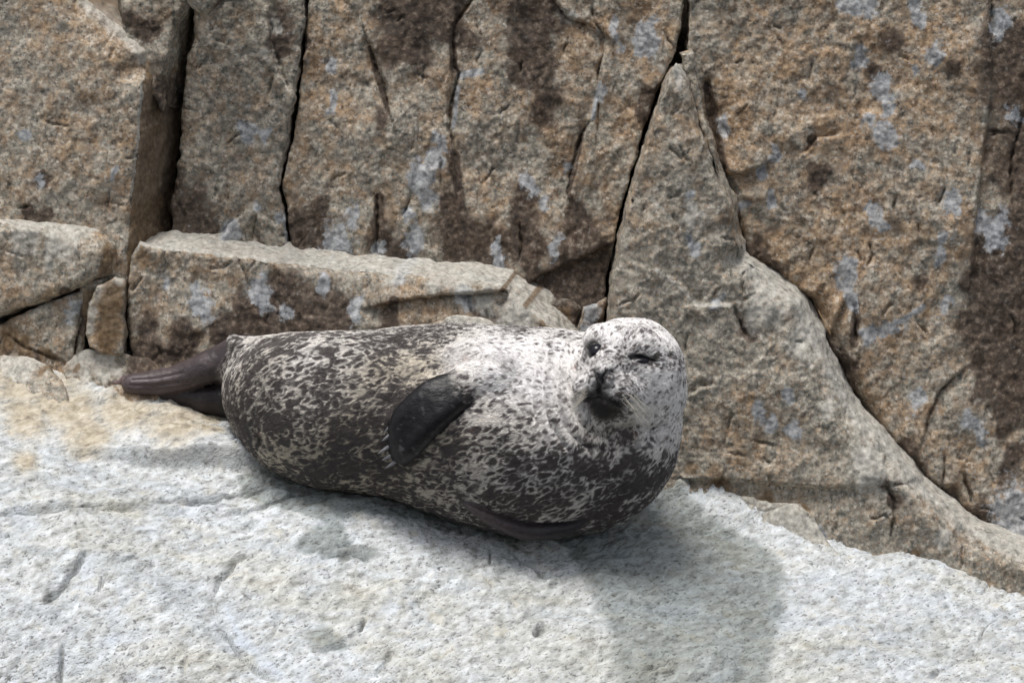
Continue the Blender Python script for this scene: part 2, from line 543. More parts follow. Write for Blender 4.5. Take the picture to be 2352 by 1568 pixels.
    K_ = max(6, int(thick / 0.012))
    ins_ = min(0.005, edge * 0.8)                         # a lip tucked just under the rounded front edge
    lip = out - nrm_ * ins_
    rows.append(pl.xyz(lip[:, 0], lip[:, 1], ho - (edge - math.sqrt(edge ** 2 - (edge - ins_) ** 2)) - 0.0012))
    for j in range(K_ + 1):
        f = j / K_
        dp = edge * 0.9 + (thick - edge * 0.9) * f
        p2 = out + (((smo - out) * smooth(0, 0.5, f) + nrm_ * 0.002 * smooth(0, 0.12, f)) if slants else 0)
        for (ax, ay, c) in slants:
            p2 = p2 + np.outer(c * smooth(0.0, 0.7, nrm_ @ np.array([ax, ay])) * dp, (ax, ay))
        q3 = np.c_[p2 * 16, np.full(M, dp * 16 + seed)]
        p2 = p2 + nrm_ * (0.007 * fbm(q3, 4, 0.6) * smooth(0, 0.12, f) - (0.0003 if j == 0 else 0))[:, None]
        rows.append(pl.xyz(p2[:, 0], p2[:, 1], ho - dp))
    VS = np.vstack(rows)
    nf = int(use.sum())
    r_, c_ = np.meshgrid(np.arange(K_ + 1), np.arange(M), indexing='ij')
    c2 = (c_ + 1) % M
    FS = np.stack([r_ * M + c_, (r_ + 1) * M + c_, (r_ + 1) * M + c2, r_ * M + c2], -1).reshape(-1, 4) + nf
    if area < 0:
        FS = FS[:, ::-1]
    V = np.vstack([pl.xyz(S2[use], T2[use], h[use]), VS])
    me = mesh_np(name, V, np.vstack([Fq, FS]))
    st = stains or {}
    Pw = np.c_[S.ravel(), T.ravel(), np.full(S.size, seed + 40)]
    Sw = S + (0.020 * fbm(Pw * 7, 3) + 0.010 * fbm(Pw * 30, 3, 0.6)).reshape(S.shape)
    Tw = T + (0.032 * fbm(Pw * 6 + 60, 3) + 0.012 * fbm(Pw * 26 + 60, 3, 0.6)).reshape(S.shape)
    for key in ('dark', 'blue', 'pale', 'rust'):
        a = blobs(Sw, Tw, pl, [(u_, v_, r_ * (1.25 if key == 'blue' else 1.0)) for (u_, v_, r_) in st.get(key, ())], S.shape)
        for (line, width) in st.get(key + '_line', ()):
            d, _, _ = line_dist(xs, ys, pl.st(line), width * PX * 2.2)
            a = np.maximum(a, np.exp(-0.69 * (d / (width * PX)) ** 2) * (d < width * PX * 2.15))
        e_ = a[gj, gi]
        if st.get(key + '_side'):
            ax, ay, amount = st[key + '_side']
            e_ = np.maximum(e_, amount * np.clip(nrm_ @ np.array([ax, ay]), 0, 1))
        set_attr(me, key, np.r_[a[use], np.tile(e_, K_ + 2)])
    return link(name, me, mat, label=label, cat=category)

# the mass of rock behind the joints
def backing():
    xs = np.arange(-2.6, 2.6, 0.02)
    zs = np.arange(-1.6, 2.2, 0.02)
    X, Z = np.meshgrid(xs, zs)
    P = np.c_[X.ravel(), np.zeros(X.size), Z.ravel()]
    Y = 0.30 + 0.1 * Z.ravel() + 0.04 * fbm(P * 4, 4)
    ny, nx = X.shape
    i = np.arange(nx * ny).reshape(ny, nx)
    Fq = np.stack([i[:-1, :-1], i[:-1, 1:], i[1:, 1:], i[1:, :-1]], -1).reshape(-1, 4)
    me = mesh_np('cliff', np.c_[P[:, 0], Y, P[:, 2]], Fq)
    set_attr(me, 'dark', np.full(len(P), 0.6))
    link('cliff', me, M_GREY, kind='structure', label='dark rock of the cliff deep inside the joints', cat='cliff')
backing()

# ---- centre wall
CW_LEFT = [(716, -150), (708, 60), (694, 160), (684, 240), (672, 330), (657, 380), (652, 430), (659, 478), (664, 540), (668, 600), (672, 720)]
CW_RIGHT = [(1574, -150), (1567, 30), (1553, 118), (1507, 212), (1480, 300), (1450, 390), (1425, 480), (1410, 560), (1395, 640), (1380, 760), (1368, 860)]
block('ochre_rock', 'tall ochre rock face with dark seep stains behind the seal\'s back',
      CW_LEFT + CW_RIGHT[::-1], 0.06, M_WALL, lean=0.10, thick=0.2, edge=0.008, seed=1.0,
      cracks=[([(848, 100), (868, 160), (885, 200), (893, 250)], 3.5, 0.03),
              ([(1090, -10), (1062, 29), (1043, 62), (1038, 96), (1043, 158)], 4.5, 0.04),
              ([(1043, 158), (1055, 168), (1043, 206), (1031, 259), (1035, 307), (1040, 355)], 3.5, 0.04),
              ([(1014, 374), (1011, 408), (1016, 446)], 2.5, 0.025),
              ([(1357, -10), (1367, 53), (1388, 82), (1386, 125), (1374, 168), (1376, 216), (1374, 269), (1371, 336)], 3.0, 0.03),
              ([(1355, 278), (1335, 312), (1323, 355), (1311, 398), (1304, 442)], 4.0, 0.035),
              ([(1278, 10), (1302, 43), (1354, 62)], 3.0, 0.03),
              ([(865, 451), (867, 518), (865, 585)], 4.0, 0.035),
              ([(942, 456), (927, 494)], 3.0, 0.025),
              ([(1191, 514), (1198, 562), (1192, 600)], 3.5, 0.03),
              ([(1205, 660), (1260, 625), (1330, 600), (1395, 565)], 2.5, 0.02)],
      steps=[([(1043, 62), (1038, 160), (1031, 259), (1040, 355)], -0.022, 0.09),
             ([(1388, 82), (1374, 216), (1311, 398), (1304, 442)], 0.020, 0.08),
             ([(848, 100), (868, 160), (893, 250)], 0.018, 0.08),
             ([(1278, 10), (1302, 43), (1354, 62), (1388, 82)], 0.018, 0.05),
             ([(990, 320), (950, 400), (940, 480), (1000, 480), (1015, 400), (1020, 330)], -0.008, 0.03),
             ([(1205, 660), (1260, 625), (1330, 600), (1395, 565)], 0.03, 0.10)],
      stains={'dark': [(930, 60, 62), (1010, 25, 50), (960, 110, 32), (1220, 60, 52), (1230, 140, 44), (1255, 230, 30), (1085, 90, 22), (1180, 180, 20),
                       (1060, 540, 50), (1040, 470, 24), (1120, 575, 46), (1200, 480, 30), (1210, 560, 36), (1320, 495, 26), (1345, 570, 40),
                       (1320, 650, 75), (1250, 660, 46), (1380, 600, 30), (1370, 720, 50), (880, 560, 26), (700, 560, 44), (780, 575, 20), (867, 510, 12), (740, 480, 14),
                       (1490, 230, 16), (1475, 270, 12), (885, 265, 14), (700, 90, 10), (640, 60, 10), (1270, 710, 40), (930, 590, 24)],
              'dark_line': [([(1043, 62), (1038, 96), (1043, 158)], 7), ([(1040, 355), (1048, 400), (1062, 480)], 9), ([(1335, 312), (1304, 442), (1320, 480)], 5),
                            ([(1515, 200), (1486, 300), (1470, 350)], 9), ([(870, 451), (865, 585)], 9), ([(848, 110), (893, 260)], 5)],
              'blue': [(1006, 325, 12), (997, 372, 13), (968, 425, 20), (980, 462, 15), (1215, 428, 13), (1224, 448, 11), (770, 555, 24), (950, 560, 16), (878, 575, 12),
                       (960, 582, 12), (1138, 560, 9), (1145, 600, 11), (1280, 560, 11), (1280, 570, 8), (765, 160, 10), (1482, 85, 18), (1500, 55, 12), (1408, 60, 10), (1422, 90, 9), (810, 490, 9), (1300, 395, 8), (760, 225, 9), (1380, 215, 8), (1250, 485, 9), (935, 505, 9)],
              'blue_line': [([(1060, 175), (1105, 165)], 7), ([(1052, 200), (1042, 290)], 5), ([(1378, 190), (1362, 270)], 5), ([(1145, 545), (1140, 610)], 6)],
              'pale': [(1368, 68, 10), (1310, 40, 14), (1520, 150, 16)]})
# ---- grey slab left of it
block('rock_slab', 'grey upright rock slab between the black joint and a thin crack',
      [(447, -150), (444, 40), (447, 90), (434, 125), (421, 200), (419, 290), (408, 400), (394, 460), (388, 560), (388, 680), (662, 720),
       (660, 600), (656, 540), (650, 478), (643, 430), (648, 380), (662, 326), (675, 240), (685, 160), (699, 60), (706, -150)],
      0.025, M_GREY, lean=0.10, yaw=-0.03, thick=0.24, edge=0.018, jag=0.007, seed=2.0,
      cracks=[([(617, 40), (628, 110), (645, 170), (665, 205)], 4.0, 0.03), ([(552, 493), (525, 512), (497, 548)], 5.0, 0.035),
              ([(591, 488), (580, 545)], 3.0, 0.025), ([(521, 425), (524, 462)], 2.5, 0.02), ([(628, 178), (618, 215)], 2.5, 0.02)],
      steps=[([(617, 30), (628, 110), (645, 170), (680, 215)], -0.024, 0.06), ([(552, 493), (525, 512), (497, 548)], 0.03, 0.07), ([(662, 600), (640, 520), (590, 488)], 0.012, 0.06)],
      stains={'dark': [(420, 500, 40), (430, 560, 40), (470, 530, 24), (640, 70, 26), (655, 110, 14), (410, 420, 14), (600, 560, 14)],
              'blue': [(560, 290, 14), (530, 540, 16), (510, 560, 14), (655, 505, 10), (595, 480, 9), (600, 310, 8)],
              'blue_line': [([(655, 500), (662, 560)], 4), ([(560, 310), (620, 300)], 3)],
              'pale': [(625, 60, 14), (622, 120, 10)]})
# ---- rocks at the top of the joint
block('round_rock', 'rounded rock knob lodged above the grey slab', [(424, -160), (423, 5), (444, 30), (478, 37), (503, 18), (528, -8), (540, -160)],
      -0.05, M_GREY, lean=-0.1, thick=0.2, edge=0.035, cell=0.005, seed=3.0, stains={'dark': [(515, 10, 14)]})
block('rock_shard', 'small olive grey rock face beside the top of the black joint', [(270, -160), (432, -160), (418, 15), (402, 62), (388, 108), (378, 200), (372, 260), (330, 170), (280, 60)],
      0.04, M_GREY, lean=0.15, yaw=0.12, thick=0.2, edge=0.012, cell=0.005, seed=4.0, slants=[(1, -0.2, 0.3)],
      stains={'dark': [(330, 80, 24), (300, 40, 16), (378, 200, 20)]})
# ---- left block
block('granite_block', 'broad tan granite block with a brown side face beside the black joint',
      [(-260, -160), (150, -160), (195, -5), (245, 38), (300, 78), (338, 112), (340, 150), (333, 175), (327, 250), (320, 340), (310, 430), (302, 480), (296, 560), (292, 660), (-260, 700)],
      -0.11, M_LEFT, lean=0.12, thick=0.26, edge=0.016, jag=0.004, seed=5.0, slants=[(1, 0, 0.17), (0.7, 0.7, 0.25)], relief=0.85,
      bevels=[([(150, -160), (195, -5), (245, 38), (300, 78), (338, 112), (340, 150)], 75, 0.055)],
      cracks=[([(45, 478), (62, 474)], 5, 0.03), ([(318, 345), (305, 430), (297, 520)], 2.0, 0.015), ([(330, 190), (324, 270)], 2.0, 0.015)],
      stains={'dark': [(95, 400, 14), (100, 480, 16), (70, 478, 10)], 'blue': [(60, 315, 9), (90, 405, 7), (265, 385, 7)],
              'pale_line': [([(200, 0), (250, 45), (300, 85), (335, 125)], 26), ([(328, 200), (318, 330), (303, 470)], 6)],
              'rust_side': (1, -0.1, 0.95)})
# ---- stacked blocks below it
block('pale_block', 'wide pale topped rock block under the tan granite block',
      [(-260, 500), (0, 500), (110, 508), (195, 524), (252, 540), (268, 556), (268, 605), (258, 630), (215, 640), (170, 662), (95, 690), (30, 712), (0, 726), (-260, 770)],
      -0.17, M_LEFT, lean=0.16, thick=0.2, edge=0.03, jag=0.005, seed=6.0, slants=[(0, 1, 0.12), (1, 0, 0.15)],
      bevels=[([(-260, 500), (0, 500), (110, 508), (195, 524), (252, 540)], 34, 0.04), ([(268, 556), (268, 605), (258, 630)], 60, 0.05)],
      cracks=[([(180, 550), (184, 600)], 2.5, 0.02)],
      stains={'pale_line': [([(-260, 490), (0, 492), (110, 500), (195, 520)], 24), ([(110, 560), (115, 620)], 10)], 'pale': [(150, 545, 40), (60, 520, 40)],
              'rust': [(250, 590, 18), (245, 615, 14)], 'dark': [(150, 668, 12)]})
block('cracked_block', 'ochre rock block under the long dark crack at the wall foot',
      [(-260, 790), (-20, 752), (8, 742), (70, 712), (150, 680), (190, 668), (196, 690), (185, 740), (172, 790), (160, 870), (-260, 890)],
      -0.13, M_LOW, lean=0.1, thick=0.2, edge=0.014, seed=7.0,
      cracks=[([(190, 700), (178, 760), (172, 800)], 3.5, 0.03), ([(20, 770), (60, 800), (140, 830)], 3, 0.02)],
      stains={'rust': [(20, 780, 26), (60, 810, 24), (110, 820, 16), (-40, 780, 40)], 'blue': [(170, 700, 16), (160, 730, 10)], 'dark': [(10, 800, 16), (90, 830, 12)]})
block('corner_block', 'small rock block with a smooth brown face and chipped pale edge',
      [(203, 700), (226, 655), (262, 640), (284, 650), (286, 760), (281, 815), (235, 812), (206, 800), (198, 770)],
      -0.16, M_LOW, lean=0.06, thick=0.18, edge=0.008, seed=8.0, relief=0.6, cell=0.004,
      stains={'rust': [(255, 700, 32), (250, 770, 34)], 'pale_line': [([(206, 760), (214, 700), (245, 655), (275, 645)], 8)]})
block('filler_rock', 'dark brown rock wedged between two stacked blocks', [(186, 660), (215, 640), (240, 640), (235, 665), (212, 700), (198, 760), (190, 830), (170, 830), (180, 740)],
      -0.115, M_LOW, lean=0.1, thick=0.16, edge=0.01, seed=9.0, cell=0.0045, stains={'rust': [(200, 700, 30)], 'dark': [(195, 760, 20)]})
# ---- long low block
block('long_block', 'long low rock block with a pale flat top behind the seal',
      [(296, 640), (298, 590), (322, 562), (480, 584), (640, 603), (800, 622), (950, 632), (1060, 644), (1125, 648), (1160, 662), (1195, 688), (1240, 728), (1290, 772), (1325, 830), (1340, 1130), (340, 1030), (318, 880), (300, 800), (292, 720)],
      -0.10, M_LOW, lean=0.12, thick=0.17, edge=0.014, seed=10.0, slants=[(0, 1, 0.14), (1, 0.5, 0.22)],
      bevels=[([(640, 603), (800, 622), (950, 632), (1060, 644), (1125, 648)], 22, 0.02)],
      cracks=[([(870, 702), (930, 692), (1000, 682), (1080, 678), (1140, 672), (1200, 664)], 4.0, 0.035), ([(1075, 680), (1082, 720)], 2.5, 0.02),
              ([(1165, 672), (1162, 690), (1150, 700)], 2.5, 0.02), ([(640, 690), (655, 720)], 2.5, 0.015)],
      steps=[([(870, 702), (1000, 682), (1140, 672), (1200, 664)], 0.028, 0.06)],
      stains={'dark': [(650, 720, 50), (720, 745, 50), (765, 722, 38), (560, 705, 26), (500, 725, 22), (620, 765, 60), (430, 770, 36), (335, 760, 22), (345, 815, 36), (400, 820, 30),
                       (903, 735, 11), (912, 700, 9), (1105, 715, 20), (1125, 725, 16), (520, 780, 30), (450, 700, 12)],
              'dark_line': [([(905, 690), (900, 770)], 8)],
              'blue': [(600, 672, 18), (612, 655, 12), (460, 684, 17), (742, 640, 10), (735, 660, 8), (645, 706, 11), (820, 712, 13), (910, 622, 12), (1065, 690, 16), (380, 645, 9)],
              'pale_side': (0, 1, 1.0), 'pale': [(1000, 655, 24), (1060, 655, 24), (1120, 660, 20), (900, 640, 20), (1190, 720, 44), (1170, 760, 40), (1110, 690, 18)],
              'rust': [(325, 590, 16), (1175, 640, 14), (1160, 655, 6), (1215, 700, 10)]})
block('boulder', 'low rounded pale rock peeping out above the middle of the seal\'s back', [(935, 790), (965, 752), (1005, 735), (1050, 726), (1100, 730), (1132, 744), (1150, 790), (1160, 1100), (925, 1080)],
      -0.20, M_LOW, lean=0.3, thick=0.1, edge=0.022, seed=11.0, cell=0.0045, stains={'pale': [(1060, 745, 60), (1110, 745, 30)]})
block('joint_stone', 'small dark stone jammed in the corner left of the seal\'s head', [(1243, 712), (1275, 690), (1315, 690), (1334, 705), (1322, 745), (1330, 800), (1290, 800), (1262, 760)],
      0.02, M_LOW, lean=0.1, thick=0.12, edge=0.012, seed=12.0, cell=0.004, stains={'dark': [(1290, 740, 45)], 'rust': [(1290, 730, 20)]})
block('joint_stone', 'slim mottled stone between the dark corner stone and the diagonal joint', [(1338, 705), (1392, 690), (1386, 760), (1380, 830), (1325, 830), (1328, 750)],
      0.03, M_WALL, lean=0.1, thick=0.12, edge=0.012, seed=13.0, cell=0.004, stains={'dark': [(1375, 760, 24)], 'blue': [(1350, 725, 16)]})
# ---- right wall
block('rock_wall', 'huge ochre rock wall with blue grey lichen and a dark stained edge',
      [(1588, -150), (1584, 60), (1580, 118), (1560, 200), (1540, 420), (1600, 900), (1900, 1340), (2660, 1560), (2660, -150)],
      0.05, M_RIGHT, lean=0.10, thick=0.2, edge=0.008, seed=14.0,
      cracks=[([(1864, 140), (1863, 190)], 2.5, 0.02), ([(2281, -10), (2279, 30), (2284, 75)], 3.5, 0.03), ([(2171, 430), (2156, 467)], 3.0, 0.025),
              ([(2350, 270), (2330, 340), (2321, 400), (2327, 470)], 3.5, 0.03), ([(2196, 864), (2163, 894), (2138, 944), (2125, 992)], 3.5, 0.03),
              ([(2171, 1045), (2167, 1130)], 3.5, 0.03), ([(1965, 705), (1966, 780)], 4.0, 0.035), ([(2055, 450), (2053, 490)], 2.5, 0.02),
              ([(1846, 350), (1880, 315), (1925, 310)], 3.0, 0.02), ([(1870, 570), (1860, 600)], 3, 0.02), ([(2000, 560), (2005, 590), (1995, 610)], 3, 0.02),
              ([(2226, 350), (2225, 380)], 3, 0.02), ([(2215, 1090), (2235, 1160)], 5, 0.04)],
      steps=[([(1640, 388), (1665, 397), (1700, 400), (1738, 384)], 0.030, 0.06), ([(1846, 350), (1880, 315), (1925, 310)], -0.014, 0.05),
             ([(1830, 345), (1836, 400)], 0.016, 0.04), ([(2270, -20), (2278, 200), (2250, 420), (2230, 620)], -0.020, 0.12),
             ([(2196, 864), (2163, 894), (2125, 992)], -0.016, 0.06), ([(1930, 710), (1905, 770), (1925, 800)], -0.03, 0.05)],
      bevels=[([(1622, 190), (1636, 300), (1650, 385)], 22, 0.03), ([(1650, 400), (1690, 530), (1708, 600), (1775, 640), (1850, 700)], 30, 0.06), ([(1860, 700), (1905, 800), (1945, 890), (2040, 1030), (2140, 1140), (2260, 1230)], 40, 0.06)],
      stains={'dark': [(2330, 120, 56), (2345, 200, 60), (2360, 330, 60), (2315, 400, 40), (2345, 560, 64), (2300, 630, 60), (2360, 710, 80), (2280, 700, 40), (2235, 650, 24),
                       (2185, 150, 14), (1895, 385, 16), (1870, 320, 8), (2235, 760, 30), (1740, 590, 22), (1722, 580, 16), (2290, 830, 46), (2355, 860, 60), (1770, 620, 20), (2300, 960, 26), (2330, 1060, 26),
                       (2185, 1150, 26), (2235, 1195, 28), (2050, 90, 22), (2450, 400, 120), (2480, 800, 120), (1880, 400, 14), (2010, 180, 16), (2080, 1050, 20), (2110, 640, 14), (2260, 900, 20)],
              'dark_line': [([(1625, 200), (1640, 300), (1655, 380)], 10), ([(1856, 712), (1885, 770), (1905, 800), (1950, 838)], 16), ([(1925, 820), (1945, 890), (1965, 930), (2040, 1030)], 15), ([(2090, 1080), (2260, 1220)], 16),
                            ([(1966, 690), (1960, 790)], 7)],
              'blue': [(1955, 8, 17), (1990, 18, 13), (2110, 22, 14), (2122, 45, 10), (1966, 118, 11), (1972, 148, 15), (2028, 205, 15), (2150, 108, 11), (2158, 120, 8), (2030, 300, 16), (2056, 318, 12), (1990, 280, 9),
                       (1658, 290, 9), (1998, 472, 11), (2014, 496, 14), (2030, 520, 9), (2172, 462, 15), (2185, 475, 9), (2165, 555, 10), (2156, 590, 10), (1945, 618, 16), (1950, 655, 15), (1953, 690, 10),
                       (2282, 525, 24), (2255, 505, 14), (2330, 270, 11), (1995, 762, 15), (2035, 748, 14), (2188, 700, 9), (2104, 925, 13), (2232, 968, 15), (2250, 1000, 10), (1780, 345, 10), (1740, 382, 9), (1770, 450, 9),
                       (2110, 370, 9), (1700, 480, 10), (2300, 50, 16), (2295, 20, 12), (1840, 210, 8), (2040, 245, 9), (2097, 155, 7), (2330, 1200, 40), (2340, 1150, 24)],
              'blue_line': [([(2010, 765), (2080, 730), (2120, 705)], 6), ([(2310, 268), (2352, 276)], 5)],
              'rust': [(1640, 200, 12), (1660, 230, 8)]})
block('splinter', 'thin rock splinter at the tip of the pointed wedge', [(1566, 124), (1592, 121), (1598, 150), (1604, 200), (1622, 285), (1640, 340), (1650, 400), (1622, 330), (1596, 250), (1580, 190)],
      -0.075, M_WEDGE, lean=0.09, thick=0.14, edge=0.007, jag=0.002, seed=15.0, cell=0.004)
# ---- pointed wedge
WR = [(1700, 597), (1758, 632), (1838, 692), (1868, 752), (1903, 822), (1928, 882), (1958, 942), (2008, 992), (2058, 1047), (2118, 1117), (2178, 1167), (2228, 1207), (2300, 1238), (2352, 1258), (2620, 1340)]
block('rock_wedge', 'tall pointed rock wedge leaning on the wall behind the seal\'s head',
      [(1553, 142), (1566, 165), (1580, 225), (1600, 290), (1622, 345), (1640, 400), (1664, 450), (1684, 530)] + WR +
      [(2620, 1660), (1360, 1480), (1388, 900), (1396, 760), (1410, 640), (1425, 560), (1441, 480), (1466, 390), (1496, 300), (1524, 213)],
      -0.115, M_WEDGE, lean=0.09, thick=0.24, edge=0.010, jag=0.005, seed=16.0, slants=[(1, 0.4, 0.15)],
      bevels=[(WR, 62, 0.055), ([(1684, 530), (1700, 597)], 40, 0.03)],
      cracks=[([(2033, 1112), (2056, 1152), (2053, 1190), (2045, 1230)], 4.0, 0.035), ([(1579, 768), (1575, 806)], 3.0, 0.02), ([(1688, 705), (1713, 776)], 4.0, 0.025),
              ([(1680, 955), (1667, 1000), (1665, 1030)], 3.0, 0.02), ([(1591, 900), (1605, 888), (1625, 886)], 3.5, 0.02), ([(1703, 640), (1712, 690)], 2.5, 0.02), ([(2212, 1255), (2210, 1300)], 3.5, 0.025), ([(2028, 1105), (2070, 1112)], 4, 0.025)],
      steps=[([(1606, 700), (1640, 698), (1680, 700), (1690, 740), (1713, 776)], -0.018, 0.06), ([(1520, 620), (1580, 670), (1600, 700)], -0.010, 0.05),
             ([(1591, 900), (1605, 888), (1625, 886)], -0.014, 0.03), ([(1600, 1100), (1900, 1120), (2033, 1112)], 0.018, 0.10)],
      stains={'pale_line': [(WR[:-1], 26), ([(1555, 150), (1560, 200)], 10), ([(1510, 620), (1560, 660), (1600, 700)], 4), ([(1606, 700), (1680, 700)], 5), ([(1490, 450), (1540, 500)], 4)],
              'pale': [(1760, 700, 45), (1700, 620, 24), (1840, 800, 34), (2000, 1060, 50), (1900, 930, 30), (1600, 480, 20), (2160, 1220, 24)],
              'blue': [(1600, 562, 9), (1601, 580, 8), (1740, 945, 10), (1758, 970, 9), (1825, 980, 14), (1640, 705, 8), (1810, 910, 9), (1902, 1228, 10), (1580, 440, 8)],
              'dark': [(1715, 750, 16), (1730, 770, 12), (2053, 1150, 10), (2040, 1115, 9)],
              'rust': [(1590, 1080, 20), (1660, 1120, 20), (1760, 1140, 18), (1850, 1180, 20), (1540, 1050, 14), (2100, 1270, 16)]})

# ------------------------------------------------------------------ ledge
LZ, LA, LB = -0.281, -0.225, 0.30
def ledge_base(x, y):
    return LZ + LA * x + LB * y - 0.36 * np.maximum(0, -y - 0.60) ** 2

def on_ledge(uv):
    d = rays(uv)
    lo, hi = np.full(len(d), 0.80), np.full(len(d), 1.10)
    for _ in range(40):
        m = 0.5 * (lo + hi)
        p = CAM + d * m[:, None]
        below = p[:, 2] < ledge_base(p[:, 0], p[:, 1])
        hi = np.where(below, m, hi)
        lo = np.where(below, lo, m)
    return (CAM + d * lo[:, None])[:, :2]

def build_ledge():
    c = 0.0042
    xs = np.concatenate([np.linspace(-6, -1.6, 60)[:-1], np.arange(-1.6, -1.40, 0.012), np.arange(-1.40, 1.40, c), np.arange(1.40, 1.6, 0.012), np.linspace(1.6, 6, 60)])
    ys = np.concatenate([np.linspace(-7, -1.75, 60)[:-1], np.arange(-1.75, 0.02, c), np.arange(0.02, 0.35, 0.02)])
    X, Y = np.meshgrid(xs, ys)
    Z = ledge_base(X, Y)
    P = np.c_[X.ravel(), Y.ravel(), np.zeros(X.size)]
    ca, sa = cos(radians(48)), sin(radians(48))
    Pf = np.c_[(P[:, 0] * ca + P[:, 1] * sa) * 0.5, -P[:, 0] * sa + P[:, 1] * ca, P[:, 2]]     # along the foliation
    rel = 0.024 * fbm(P * 1.7 + 3, 3) + 0.012 * fbm(Pf * 6, 4, 0.5) + 0.0055 * fbm(Pf * 21, 3, 0.6, True) + 0.0032 * fbm(Pf * 55, 3, 0.6)
    f1, f2, cid = worley2(Pf * 4.5 + 0.3 * np.stack([fbm(P * 7, 3), fbm(P * 7 + 4, 3), 0 * P[:, 0]], 1))
    rel += 0.009 * ((cid * 37 % 256) / 255.0 - 0.5) * smooth(0, 0.07, f2 - f1)
    Z = Z + rel.reshape(X.shape)

    def crack(line, width, dep, step=0.0, decay=0.08):
        nonlocal Z
        l2 = densify(on_ledge(line), 0.012, False)
        q = np.c_[l2, np.zeros(len(l2))]
        l2 = l2 + 0.006 * np.stack([perlin(q * 20), perlin(q * 20 + 4)], 1)
        d, n_, t_ = line_dist(xs, ys, l2, decay)
        tp = np.clip(np.minimum(t_, 1 - t_) * 5 + 0.2, 0, 1)
        Z = Z - 2.2 * dep * tp * np.clip(1 - d / (width * PX * 0.8 + 0.6 * c), 0, 1) - 0.3 * dep * tp * np.clip(1 - d / 0.03, 0, 1) ** 2
        if step:
            k = np.clip((t_ * (len(l2) - 1)).astype(int), 0, len(l2) - 2)
            e = l2[k + 1] - l2[k]
            side = np.sign(e[..., 0] * (Y - n_[..., 1]) - e[..., 1] * (X - n_[..., 0]))
            Z = Z + np.where(d < decay, 0.6 * step * tp * side * (1 - smooth(0, decay, d)), 0)
    # the upper sheet ends in a low step that grows toward the animal
    top = on_ledge([(-200, 1010), (60, 1028), (200, 1040), (340, 1060), (480, 1080), (640, 1098), (760, 1112), (900, 1130)])
    l2 = densify(top, 0.02, False)
    d, n_, t_ = line_dist(xs, ys, l2, 0.30)
    e = l2[np.clip((t_ * (len(l2) - 1)).astype(int) + 1, 0, len(l2) - 1)] - l2[np.clip((t_ * (len(l2) - 1)).astype(int), 0, len(l2) - 2)]
    side = e[..., 0] * (Y - n_[..., 1]) - e[..., 1] * (X - n_[..., 0]) > 0
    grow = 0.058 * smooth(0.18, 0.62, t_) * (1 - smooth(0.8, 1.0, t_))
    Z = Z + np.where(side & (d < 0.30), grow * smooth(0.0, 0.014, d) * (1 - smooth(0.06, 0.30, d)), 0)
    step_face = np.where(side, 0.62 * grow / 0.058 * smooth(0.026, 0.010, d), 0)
    for a in [([(0, 1190), (80, 1175), (250, 1160), (340, 1155)], 4, 0.010, 0.014), ([(340, 1155), (430, 1145), (560, 1122), (640, 1117)], 3, 0.008, 0.010),
              ([(500, 1172), (560, 1166), (680, 1132)], 3, 0.008, 0.008), ([(200, 1280), (180, 1310), (150, 1350), (100, 1402)], 4, 0.016, -0.012),
              ([(270, 1304), (310, 1296), (322, 1288)], 3, 0.010), ([(575, 1280), (535, 1292), (505, 1330), (490, 1362)], 3.5, 0.013, -0.010), ([(490, 1362), (505, 1440), (560, 1510), (630, 1575)], 4, 0.006, 0.008),
              ([(245, 1330), (225, 1385)], 3, 0.008, -0.008), ([(836, 1424), (826, 1455)], 4, 0.02), ([(700, 1490), (780, 1480), (826, 1455)], 3, 0.008, 0.012), ([(1246, 1432), (1228, 1462)], 5, 0.022),
              ([(145, 1495), (138, 1530), (136, 1600)], 4, 0.022), ([(2380, 1402), (2300, 1415), (2265, 1445), (2245, 1490)], 4, 0.016, 0.012), ([(2290, 1330), (2265, 1350), (2250, 1372)], 3, 0.008),
              ([(760, 1285), (800, 1278), (850, 1290)], 4, 0.014), ([(1560, 1225), (1610, 1232), (1640, 1240)], 4, 0.013), ([(1170, 1262), (1215, 1290), (1245, 1318), (1290, 1330)], 3.5, 0.012),
              ([(1130, 1260), (1120, 1300)], 2.5, 0.007), ([(1690, 1280), (1760, 1288)], 3, 0.006), ([(860, 1560), (900, 1500)], 3, 0.008), ([(1480, 1560), (1560, 1530)], 3, 0.008), ([(2130, 1560), (2200, 1520), (2240, 1505)], 4, 0.012),
              ([(0, 1480), (60, 1470)], 3, 0.008), ([(620, 1470), (640, 1440)], 3, 0.008), ([(420, 1560), (430, 1520)], 3, 0.01), ([(920, 1580), (935, 1540)], 3, 0.01)]:
        crack(*a)
    # pale knob of the sheet rising against the wedge beside the chest, and a shallow saddle where the animal lies
    for (u, v, r, hgt) in [(1580, 1098, 0.075, 0.055), (1640, 1160, 0.07, 0.020), (2050, 1330, 0.25, 0.012), (760, 1470, 0.06, -0.014)]:
        p = on_ledge([(u, v)])[0]
        Z = Z + hgt * np.exp(-((X - p[0]) ** 2 + (Y - p[1]) ** 2) / r ** 2)
    rl = on_ledge([(1500, 1150), (1560, 1158), (1610, 1166), (1660, 1180), (1760, 1208), (1900, 1248)])
    dr, _, tr = line_dist(xs, ys, densify(rl, 0.03, False), 0.32)
    Z = Z + np.interp(tr, [0, 0.15, 0.3, 0.42, 0.7, 1.0], [0.05, 0.085, 0.09, 0.055, 0.04, 0.0]) * np.exp(-(dr / 0.085) ** 2) * (1 + 0.3 * fbm(P * 14, 3).reshape(X.shape))
    ny, nx = X.shape
    i = np.arange(nx * ny).reshape(ny, nx)
    Fq = np.stack([i[:-1, :-1], i[:-1, 1:], i[1:, 1:], i[1:, :-1]], -1).reshape(-1, 4)
